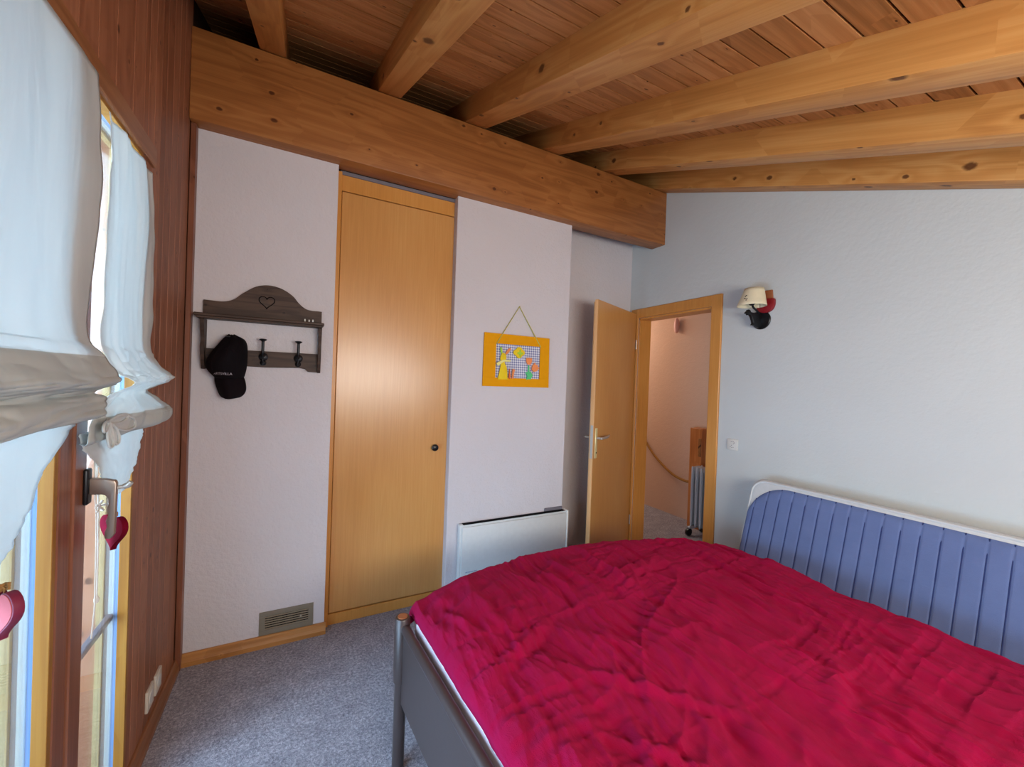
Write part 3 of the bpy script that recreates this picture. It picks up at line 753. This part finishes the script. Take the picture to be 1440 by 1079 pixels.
# bunny with bow
bn = catmull([(1.142, 1.408, 0), (1.155, 1.470, 0), (1.163, 1.52, 0), (1.156, 1.55, 0), (1.168, 1.578, 0), (1.182, 1.582, 0), (1.196, 1.57, 0), (1.199, 1.545, 0), (1.188, 1.522, 0), (1.207, 1.48, 0), (1.214, 1.408, 0)], 5)
b = build('rabbit', MB().prism([(p.x, p.y) for p in bn], wf, .014, .026, .003), M['yellow2'], pf, True)
mb = MB()
mb.prism([(p.x, p.y) for p in catmull([(1.166, 1.575, 0), (1.156, 1.600, 0), (1.158, 1.622, 0), (1.168, 1.612, 0), (1.174, 1.58, 0)], 4)], wf, .014, .020, .001)
build('rabbit_ear', mb, M['lime'], b)
mb = MB()
mb.prism([(p.x, p.y) for p in catmull([(1.192, 1.572, 0), (1.212, 1.580, 0), (1.232, 1.608, 0), (1.224, 1.618, 0), (1.205, 1.600, 0)], 4)], wf, .014, .020, .001)
build('rabbit_ear', mb, M['orange'], b)
mb = MB()
mb.prism([(1.125, 1.512), (1.138, 1.495), (1.18, 1.525), (1.226, 1.526), (1.228, 1.538), (1.176, 1.538), (1.140, 1.522)], wf, .026, .031, .001)
build('ribbon_bow', mb, M['paleyellow'], b)
# butterfly
fl = []
for k in range(36):
    t = 2*PI*k/36; r = .040*(.75+.25*abs(math.cos(2*t)))
    fl.append((1.298+r*math.cos(t)*1.1, 1.592+r*math.sin(t)*.95))
b = build('butterfly', MB().prism(fl, wf, .012, .018, .001), M['yellow2'], pf)
fl = []
for k in range(48):
    t = 2*PI*k/48; r = .022*(.7+.3*math.cos(4*t))
    fl.append((1.304+r*math.cos(t), 1.588+r*math.sin(t)*1.2))
build('wing_pattern', MB().prism(fl, wf, .018, .020), M['lime'], b)
# tulips
def tulip(cx, cz, a, s):
    P = [(-.5, .55), (-.2, .42), (.0, .6), (.25, .42), (.5, .55), (.5, -.1), (.25, -.5), (-.25, -.5), (-.5, -.1)]
    ca, sa = math.cos(a), math.sin(a)
    return [(cx+s*(u*ca-v*sa), cz+s*(u*sa+v*ca)) for u, v in P]
build('tulip', MB().prism(tulip(1.377, 1.538, 0, .044), wf, .010, .018, .001), M['orange'], pf)
build('tulip', MB().prism(tulip(1.425, 1.494, -.7, .050), wf, .010, .018, .001), M['orange'], pf)
build('tulip_leaf', MB().prism([(1.352, 1.462), (1.372, 1.468), (1.372, 1.51), (1.380, 1.51), (1.382, 1.470), (1.392, 1.468), (1.410, 1.444), (1.392, 1.414), (1.380, 1.418), (1.360, 1.412), (1.366, 1.438)], wf, .010, .018, .001), M['green'], pf)
build('carrot', MB().prism([(1.222, 1.425), (1.228, 1.482), (1.238, 1.43), (1.232, 1.412)], wf, .014, .022, .001), M['carrot'], pf)
build('carrot', MB().prism([(1.248, 1.415), (1.250, 1.48), (1.268, 1.478), (1.256, 1.415)], wf, .014, .022, .001), M['orange'], pf)

# ---------------------------------------------------------------- flat panel heater
ht = thing('panel_heater', 'flat white electric wall heater under the craft picture', 'heater', (1.3, YF, .1))
hx0, hx1, hz0, hz1 = .918, 1.722, .10, .49
build('front_panel', MB().box(hx0, hx1-.016, YF-.062, YF-.05, hz0, hz1-.008, .004, 2), M['white'], ht, True)
build('casing', MB().box(hx0-.014, hx1-.008, YF-.052, YF-.012, hz0-.005, hz1+.006, .006, 3), M['white'], ht, True)
build('top_grille', MB().box(hx0+.01, hx1-.03, YF-.054, YF-.02, hz1+.0055, hz1+.0075), M['slotdark'], ht)
build('end_cap', MB().box(hx1-.018, hx1-.004, YF-.066, YF-.008, hz0-.006, hz1+.009, .005, 3), M['plastic'], ht, True)
mb = MB()
for i in range(12): mb.box(hx0+.03+i*.0065, hx0+.0345+i*.0065, YF-.0625, YF-.0618, .197+.001*(i % 3), .203+.001*(i % 2))
build('maker_mark', mb, M['skyblue'], ht)
build('wall_bracket', MB().box(1.55, 1.70, YF-.012, YF, .47, .515, .003), M['greyseal'], ht)

# ---------------------------------------------------------------- wall lamp with animal silhouette
wl = thing('wall_lamp', 'wall lamp with cream shade, red plate and dark iron animal mount', 'lamp', (XR, 1.5, 1.84))
def lf(u, v, d): return (XR-d, 1.515+u, v)
build('mount_disc', MB().lathe([(.056, 0), (.058, .006), (.052, .012), (.026, .008), (0, .017)], Matrix.Translation((XR, 1.512, 1.838)) @ Matrix.Rotation(-PI/2, 4, 'Y'), 32), M['iron'], wl, True)
# animal: body with head, horns and legs in the plane at right angles to the wall
an = [(.0, 1.80), (.0, 1.885), (.03, 1.888), (.055, 1.880), (.080, 1.882), (.088, 1.895), (.098, 1.898), (.103, 1.888), (.112, 1.880), (.114, 1.870), (.104, 1.872), (.098, 1.862), (.088, 1.868), (.075, 1.855), (.066, 1.835), (.060, 1.815), (.068, 1.802), (.055, 1.803), (.048, 1.80), (.035, 1.792), (.02, 1.79)]
build('animal_figure', MB().prism(an, lambda u, v, d: (XR-u-.005, 1.515+d+.25*u, v), -.008, .010, .002), M['iron'], wl, True)
build('lamp_arm', MB().tube(catmull([(XR-.03, 1.515, 1.88), (XR-.055, 1.515, 1.895), (XR-.085, 1.517, 1.91), (XR-.105, 1.515, 1.935)], 6), .006, 10).lathe([(.010, 0), (.019, .010), (.017, .020), (.012, .035), (0, .036)], Matrix.Translation((XR-.108, 1.513, 1.918)), 18), M['iron'], wl, True)
sh = MB(); n = 40
cxs, cys, cz0, cz1 = XR-.118, 1.507, 1.912, 2.022
r0, r1 = .080, .052
def shade(u, v):
    r = r0+(r1-r0)*v; t = 2*PI*u; tilt = .012*v
    return (cxs+r*math.cos(t)+.02*v, cys+r*math.sin(t), cz0+(cz1-cz0)*v)
sh.grid(n, 6, shade)
so = build('lamp_shade', sh, M['shade'], wl, True); add_thick(so, .002)
mb = MB()
for u, v in ((.515, .35), (.525, .36), (.52, .47), (.545, .25), (.53, .52), (.55, .33)):
    p = Vector(shade(u-.03, v)); mb.lathe([(.004, -.001), (.004, .0015), (0, .002)], Matrix.Translation(p) @ Matrix.Rotation(-PI/2, 4, 'Y'), 8)
build('shade_motif', mb, M['slotdark'], so)
red = [(.03, 1.965), (-.03, 1.965), (-.052, 1.96), (-.055, 1.93), (-.045, 1.90), (-.02, 1.882), (.012, 1.880), (.04, 1.895), (.052, 1.925)]
build('red_plate', MB().prism([(p.x, p.y) for p in catmull([(u, v, 0) for u, v in red], 4, True)], lambda u, v, d: (XR-d, 1.485+u, v), 0, .022, .003), M['redlamp'], wl, True)
build('brown_square', MB().prism([(-.045, 1.96), (.03, 1.96), (.03, 2.018), (-.04, 2.018)], lambda u, v, d: (XR-d, 1.49+u, v), 0, .014, .002), M['browntone'], wl, True)  # flat brown square above the red plate

# socket on the right wall
so_ = thing('wall_socket', 'white wall socket on the smooth wall between door and bed', 'socket', (XR, 1.66, 1.03))
ys0, ys1, zs0, zs1 = 1.632, 1.706, .996, 1.068
build('cover_plate', MB().box(XR-.009, XR, ys0, ys1, zs0, zs1, .003, 2), M['plastic'], so_, True)
mb = MB(); yc, zc = (ys0+ys1)/2-.000, (zs0+zs1)/2
ring = [Vector((XR-.0092, yc+.012*math.cos(t), zc+.012+.012*math.sin(t))) for t in [(-.35+i/12*1.45)*PI/1.0*.62 for i in range(13)]]
for p in ring: pass
mb.tube([Vector((XR-.0092, yc-.002-.012*math.cos(t*PI/8), zc+.012+.010*math.sin(t*PI/8))) for t in range(-3, 8)], .0012, 6)
for dy, dz in ((.004, -.006), (.012, -.016), (.002, -.020), (-.008, -.018)):
    mb.tube([(XR-.0088, yc+dy, zc+dz), (XR-.0100, yc+dy, zc+dz)], .0024, 8)
build('pin_holes', mb, M['greyseal'], so_)

# ---------------------------------------------------------------- bed frame
th = math.radians(4.5); bx = Vector((math.cos(th)*1, math.sin(th)*1, 0)); by = Vector((math.sin(th), -math.cos(th), 0))
B0 = Vector((.352, 1.435, 0))     # far foot corner post
BL, BWd = 1.72, 1.45
bf = thing('bed_frame', 'dark taupe metal bed frame with solid footboard', 'bed', (.352, 1.435, 0))
Bm = Matrix((bx, by, Vector((0, 0, 1)))).transposed().to_4x4(); Bm.translation = B0
def bparts(name, m, mat, smooth=True, parent=None):
    bmesh.ops.transform(m.bm, matrix=Bm, verts=m.bm.verts[:]); bmesh.ops.recalc_face_normals(m.bm, faces=m.bm.faces[:])
    return build(name, m, mat, parent or bf, smooth)
for (lx, ly, hh) in ((0, 0, .545), (0, BWd, .545), (BL, 0, .42), (BL, BWd, .42)):
    m = MB().tube([(lx, ly, 0), (lx, ly, hh-.225), (lx, ly, hh-.22)], [.021, .021, .0215], 20)
    m.tube([(lx, ly, hh-.225), (lx, ly, hh-.004), (lx, ly, hh)], [.027, .027, .024], 20)
    leg = bparts('leg', m, M['bedmetal'])
    m = MB().tube([(lx, ly, hh-.001), (lx, ly, hh+.003)], .017, 18)
    bparts('end_plug', m, M['browntone'], parent=leg)
bparts('footboard', MB().box(-.004, .014, .02, BWd-.02, .245, .500, .003), M['bedmetal'])
bparts('top_rail', MB().tube([(.004, .015, .512), (.004, BWd-.015, .512)], .0165, 16), M['bedmetal'])
bparts('side_rail', MB().box(.02, BL-.02, -.012, .012, .27, .40, .004), M['bedmetal'])
bparts('side_rail', MB().box(.02, BL-.02, BWd-.012, BWd+.012, .27, .40, .004), M['bedmetal'])
bparts('slat_base', MB().box(.03, BL-.03, .02, BWd-.02, .27, .30, .004), M['doorframe'])
# mattress on the bed
mt = MB().box(.034, BL-.14, .012, BWd-.012, .302, .545, .035, 4)
bmesh.ops.transform(mt.bm, matrix=Bm, verts=mt.bm.verts[:])
mto = build('mattress', mt, M['mattpink'], None, True); recenter(mto, B0+Vector((.5, -.5, .3)))
tag(mto, 'white mattress whose edge shows between red duvet and footboard', 'mattress')

# ---------------------------------------------------------------- red duvet
YT = [(.34, 1.462), (.40, 1.492), (.434, 1.512), (.52, 1.548), (.60, 1.578), (.72, 1.618), (.83, 1.642), (.96, 1.668), (1.087, 1.682), (1.21, 1.680), (1.338, 1.664), (1.5, 1.635), (1.666, 1.59), (1.78, 1.562), (1.86, 1.53), (1.93, 1.45), (1.975, 1.37), (2.01, 1.25), (2.03, 1.12)]
YN = -.12; XH = 2.03
def xfoot(y): return .394+.068*(1.44-y)
def ridge(v): return 1-abs(v)
def wr(x, y):
    """wrinkle height in metres"""
    h = 0
    n = noise.noise
    # broad puffs
    h += .010*n((x*2.1, y*2.1, 3.1))+.006*n((x*4.5, y*4.2, 9.2))
    # warped coordinates
    wx = x+.03*n((x*3, y*3, 1.0)); wy = y+.03*n((x*3, y*3, 5.0))
    def folds(ang, fa, fc, amp, seed, pw=3, wid=3.2):
        c, s_ = math.cos(ang), math.sin(ang)
        a = wx*c+wy*s_; b = -wx*s_+wy*c
        v = n((a*fa, b*fc, seed)); r = max(0, 1-abs(v)*wid)
        m = max(0, min(1, .45+2.0*n((x*2.6, y*2.6, seed+20))))
        return amp*m*(.6*r**pw+.9*v)
    D = math.radians
    h += folds(D(95), .9, 6, .014, 11)
    h += folds(D(84), 1.4, 11, .012, 17, 2)
    h += folds(D(22), 1.3, 6, .011, 23)
    h += folds(D(38), 1.8, 11, .006, 27, 2)
    h += folds(D(128), 1.4, 6, .006, 31)
    h += folds(D(70), 1.8, 14, .008, 41, 2)
    h += folds(D(88), 1.2, 24, .008, 47, 2, 2.6)
    h += folds(D(78), 1.6, 34, .0055, 49, 2, 2.2)
    h += folds(D(4), 1.6, 24, .005, 53, 2, 2.6)
    h += folds(D(100), 2.2, 44, .0036, 59, 2, 2.2)
    h += .003*n((x*16, y*10, 4))+.0018*n((x*36, y*18, 8))
    # packing creases at right angles
    for x0 in (.95, 1.42): h += .002*math.exp(-((x-x0+.02*n((y*4, 0, 2)))/.008)**2)
    for y0 in (.62, 1.16): h += .002*math.exp(-((y-y0+.02*n((x*4, 1, 2)))/.008)**2)
    # a few deliberate deep folds seen near the foot
    def seg(ax_, ay, bx_, by_, w, amp):
        vx, vy = bx_-ax_, by_-ay; L = vx*vx+vy*vy; t = max(0, min(1, ((x-ax_)*vx+(y-ay)*vy)/L))
        d = math.hypot(x-ax_-vx*t, y-ay-vy*t); sd = ((x-ax_)*vy-(y-ay)*vx)
        f = math.sin(PI*min(1, max(0, t*.9+.05)))
        return amp*f*(math.exp(-(d/w)**2)*(1 if sd > 0 else 1)-.7*math.exp(-((d-1.6*w)/w)**2)*(1 if sd > 0 else .2))
    h += seg(.47, .98, .80, 1.16, .022, .009)
    h += seg(.80, 1.16, 1.15, 1.22, .018, .003)
    h += seg(.62, 1.12, .60, 1.42, .018, .008)
    h += seg(.52, 1.16, .47, 1.36, .016, .008)
    h += seg(1.20, .48, 1.50, .62, .026, .007)
    h += seg(1.50, .62, 1.60, .90, .026, .003)
    h += seg(1.10, .55, 1.02, .35, .026, .008)
    h += seg(1.72, .55, 1.62, .30, .026, .008)
    h += seg(.70, .95, 1.05, .55, .016, .006)
    h += seg(.60, .80, .85, .45, .016, .006)
    return h
Rr = .055; skirt = .035
def unroll(e):
    """e: unrolled distance from the hem end; gives (pos, drop)"""
    arc = Rr*PI/2
    if e < skirt: return 0.0, Rr+(skirt-e)
    e -= skirt
    if e < arc: t = (1-e/arc)*PI/2; return Rr*(1-math.sin(t)), Rr*(1-math.cos(t))
    return Rr+(e-arc), 0.0
def duvet(u, v):
    ex = skirt+Rr*PI/2-Rr
    Lx = XH-.40+2*ex; a = u*Lx
    # x direction
    if a < Lx/2: px_, dx_ = unroll(a); x_rel = px_; dx_ *= .52
    else: px_, dx_ = unroll(Lx-a); x_rel = (XH-.40)-px_
    # far side only
    Ly_tot = 1.0
    xx = .40+x_rel
    yf = sinterp(YT, min(XH, xx))
    Ly = (yf-YN)+ex; b = v*Ly
    pe, dy_ = unroll(Ly-b)
    y = yf-pe
    x = xfoot(y)+x_rel*(XH-xfoot(y))/(XH-.40)
    d = math.hypot(dx_, dy_)
    if dx_ and dy_: d = max(dx_, dy_, min(d, Rr+skirt))
    sag = .010*math.exp(-((x-.36)/.12)**2)
    edge = max(0, 1-d/Rr)
    fe = min(1, max(0, (Ly-b)-.03)/.16)
    z = .575-d-sag+1.35*wr(x, y)*(.25+.75*edge)*(.25+.75*fe)
    hem = .006*math.sin(y*19+x*11)*(d > Rr)
    if u < .5 and dx_ > Rr*.5: x += -.0+.006*noise.noise((y*6, 0, 3)); z += hem
    return (x, y, z)
dv = MB().grid(420, 400, duvet)
dvo = build('duvet', dv, M['duvet'], None, True); recenter(dvo, (1.2, .7, .56))
add_thick(dvo, .004)
tag(dvo, 'crumpled crimson red duvet spread over the bed', 'duvet')

# ---------------------------------------------------------------- standing mattress against the right wall
H, TH = .955, .145
sl = math.atan(.30)
sm = thing('mattress', 'white-edged mattress with blue quilted face leaning on the wall', 'mattress', (2.115, 0, .0))
# local frame: h up along the mattress, n out of its front
Pn = Vector((2.118, 0, .0)); hv = Vector((math.sin(sl), 0, math.cos(sl))); nv = Vector((-math.cos(sl), 0, math.sin(sl)))
def ml(y, h, d): return Pn+hv*h+Vector((0, y, 0))-nv*d
HL = .93; YM = 1.43; rc = .07
def outline(off, rc_, n=8, y_end=-.55):
    P = [(y_end, off), (YM-off-.0, off)]
    cy, cz = YM-off-rc_, HL-off-rc_
    for k in range(n+1):
        t = PI/2*k/n; P.append((cy+rc_*math.cos(t), cz+rc_*math.sin(t)))
    P.append((y_end, HL-off)); return P
mb = MB()
# body as stacked outlines giving rounded edges
t = bmesh.new(); rings = []
for d, off in ((.0, .030), (.004, .016), (.014, .005), (.03, .0), (TH-.03, .0), (TH-.014, .005), (TH-.004, .014), (TH, .028)):
    rings.append([t.verts.new(ml(y, h, d)) for y, h in outline(off, rc)])
for i in range(len(rings)-1):
    n = len(rings[i])
    for k in range(n): t.faces.new((rings[i][k], rings[i][(k+1) % n], rings[i+1][(k+1) % n], rings[i+1][k]))
t.faces.new(rings[0]); t.faces.new(rings[-1][::-1]); bmesh.ops.recalc_face_normals(t, faces=t.faces[:])
mb.add(t)
build('mattress_body', mb, M['mattwhite'], sm, True)
build('edge_piping', MB().tube([ml(y, h, .004) for y, h in outline(.016, rc)[1:]], .006, 8), M['mattwhite'], sm, True)
# quilted panel with stitched channels, its upper corner widely rounded
YP = 1.412; rq = .20; HT = HL-.035
def qtop(y):
    d = YP-y
    return HT if d > rq else HT-.20+.20*math.sqrt(max(0, 1-((rq-d)/rq)**2))
ch = .0628
def quilt(u, v):
    y = YP-(YP+.5)*u; h = .05+(qtop(y)-.05)*v
    ph = ((1.376-y)/ch) % 1.0; dd = min(ph, 1-ph)
    g = math.exp(-(dd/.07)**2)
    top = min(1, (qtop(y)-h)/.05); side = min(1, (YP-y)/.04); e = math.sqrt(max(0, 1-(1-min(top, side))**2))
    return ml(y, h, -(.002+.014*e)+.0028*g*e-.0015*noise.noise((y*20, h*20, 1)))
build('quilted_panel', MB().grid(640, 60, quilt), M['quilt'], sm, True)
st = MB()
for i in range(0, 30):
    y = 1.376-i*ch
    if y < -.48: break
    ht = qtop(y)
    st.tube([ml(y, .1+(ht-.1)*k/24, -(.0138 if k < 23 else .006)) for k in range(25)], .0022, 5)
build('stitch_lines', st, plain('navy_stitch', (52, 64, 110), .9, .1), sm, True)

# ---------------------------------------------------------------- hall behind the entrance door
struct('wall_hall', MB().box(3.66, 3.78, 1.0, 5.2, 0, 2.6), M['plH'], 'peach plaster wall seen through the doorway', 'wall')
struct('wall_hall_end', MB().box(XR+.12, 3.7, 5.1, 5.2, 0, 2.6), M['plH'], 'end wall of the hall', 'wall')
struct('wall_hall_near', MB().box(XR+.12, 3.7, 1.0, 1.1, 0, 2.6), M['plH'], 'near wall of the hall', 'wall')
struct('wall_hall_side', MB().box(XR+.02, XR+.12, 3.1, 5.2, 0, 2.6), M['plH'], 'hall wall beyond the niche', 'wall')
struct('ceiling_hall', MB().box(XR+.12, 3.7, 1.0, 5.2, 2.5, 2.6), M['plH'], 'hall ceiling', 'ceiling')
nx, ny = 3.56, 2.66
nw = thing('newel_post', 'orange wooden post in the hall behind the oil radiator', 'post', (nx, ny, 0))
build('post_body', MB().box(nx-.05, nx+.05, ny-.05, ny+.085, 0, .995, .003), M['post'], nw)
build('latch_block', MB().box(nx-.062, nx-.05, ny-.048, ny-.02, .72, .90, .003), M['beam'], nw)
rp = MB(); P = catmull([(3.62, 3.80, 1.17), (3.62, 3.49, .815), (3.62, 3.329, .64), (3.62, 3.19, .536), (3.62, 3.089, .477), (3.62, 2.992, .436), (3.62, 2.883, .416), (3.61, 2.80, .422), (3.60, 2.762, .425)], 10)
rp.tube(P, .0125, 10)
# twist strands
for s in (0, 1, 2):
    Q = []
    for i, p in enumerate(P):
        th_ = i*1.1+s*2.09; Q.append(Vector(p)+Vector((.007*math.cos(th_), 0, .007*math.sin(th_))))
    rp.tube(Q, .008, 6)
tag(recenter(build('handrail_rope', rp, M['rope'], None, True), (3.6, 3.0, .6)), 'sagging tan rope handrail in the hall', 'rope')
pl = MB().lathe([(0, -.085), (.02, -.075), (.032, -.03), (.034, 0), (.03, .04), (.018, .075), (0, .085)], Matrix.Translation((3.63, 3.06, 2.07)) @ Matrix.Diagonal((.8, .9, 1, 1)), 24)
pl_o = build('hanging_ornament', pl, M['pinklamp'], None, True); recenter(pl_o, (3.63, 3.06, 2.07))
tag(pl_o, 'small pale pink oval ornament high on the hall wall', 'ornament')
# oil radiator with fins on wheels
rx, ry = 3.40, 2.50
rd = thing('oil_radiator', 'silver finned oil radiator on black wheels in the hall', 'radiator', (rx, ry, 0))
for i in range(5):
    yy_ = 2.565-i*.048
    f_ = [(p.x, p.y) for p in catmull([(-.07, .13, 0), (-.075, .60, 0), (-.05, .645, 0), (.05, .645, 0), (.075, .60, 0), (.07, .13, 0), (.05, .09, 0), (-.05, .09, 0)], 5, True)]
    m = MB().prism(f_, lambda u, v, d: (rx+u, yy_+d, v), -.007, .007, .003)
    for u in (-.058, 0, .058): m.tube([(rx+u, yy_, .12), (rx+u, yy_, .61)], .013, 10)
    build('fin', m, M['radgrey'], rd, True)
for z in (.14, .60): build('header_pipe', MB().tube([(rx, 2.58, z), (rx, 2.34, z)], .022, 12), M['radgrey'], rd, True)
build('wheel_bracket', MB().box(rx-.10, rx+.10, 2.545, 2.57, .06, .085, .003), M['radgrey'], rd)
for s in (-1, 1):
    for yy_ in (2.557, 2.37):
        build('wheel', MB().tube([(rx+s*.10, yy_-.013, .034), (rx+s*.10, yy_+.013, .034)], .034, 20), M['blk'], rd, True)

# ---------------------------------------------------------------- light
wd = bpy.data.worlds.new('world'); bpy.context.scene.world = wd; wd.use_nodes = True
nt = wd.node_tree; nt.nodes.clear()
bg = nt.nodes.new('ShaderNodeBackground'); ow = nt.nodes.new('ShaderNodeOutputWorld')
tcn = nt.nodes.new('ShaderNodeTexCoord'); sx = nt.nodes.new('ShaderNodeSeparateXYZ'); cr_ = nt.nodes.new('ShaderNodeValToRGB')
nt.links.new(tcn.outputs['Generated'], sx.inputs[0]); nt.links.new(sx.outputs[2], cr_.inputs[0])
cr_.color_ramp.elements[0].position = 0.0; cr_.color_ramp.elements[0].color = (.62, .80, 1.0, 1)
cr_.color_ramp.elements[1].position = .7; cr_.color_ramp.elements[1].color = (.36, .62, 1.0, 1)
nt.links.new(cr_.outputs[0], bg.inputs[0]); bg.inputs[1].default_value = 1.0
nt.links.new(bg.outputs[0], ow.inputs[0])

def area(name, loc, target, sx_, sy_, power, col, spread=180):
    l = bpy.data.lights.new(name, 'AREA'); l.shape = 'RECTANGLE'; l.size = sx_; l.size_y = sy_; l.energy = power; l.color = col
    l.spread = math.radians(spread)
    o = bpy.data.objects.new(name, l); C.objects.link(o); o.location = loc
    o.rotation_euler = (Vector(target)-Vector(loc)).to_track_quat('-Z', 'Y').to_euler(); return o
area('sky_light_near', (-1.25, .55, 1.0), (.6, .75, .5), 1.9, 2.0, 135, (.47, .72, 1.0))
area('sky_light_far', (-.95, 1.45, 1.3), (.3, 1.5, .8), .5, 1.8, 26, (.60, .80, 1.0))
area('back_fill_light', (.9, -.9, 1.42), (1.3, 2.3, 2.15), 1.6, .6, 56, (1.0, .96, .90))  # added soft fill behind the camera; the back wall has no window
area('hall_light', (3.1, 4.2, 2.3), (3.3, 2.8, .8), .8, .8, 15, (1.0, .90, .80))
sc = bpy.context.scene
sc.view_settings.view_transform = 'Standard'; sc.view_settings.look = 'None'; sc.view_settings.exposure = 0; sc.view_settings.gamma = 1
sc.cycles.use_denoising = True
sc.cycles.max_bounces = 8; sc.cycles.diffuse_bounces = 5; sc.cycles.transparent_max_bounces = 12
sc.cycles.sample_clamp_indirect = 6
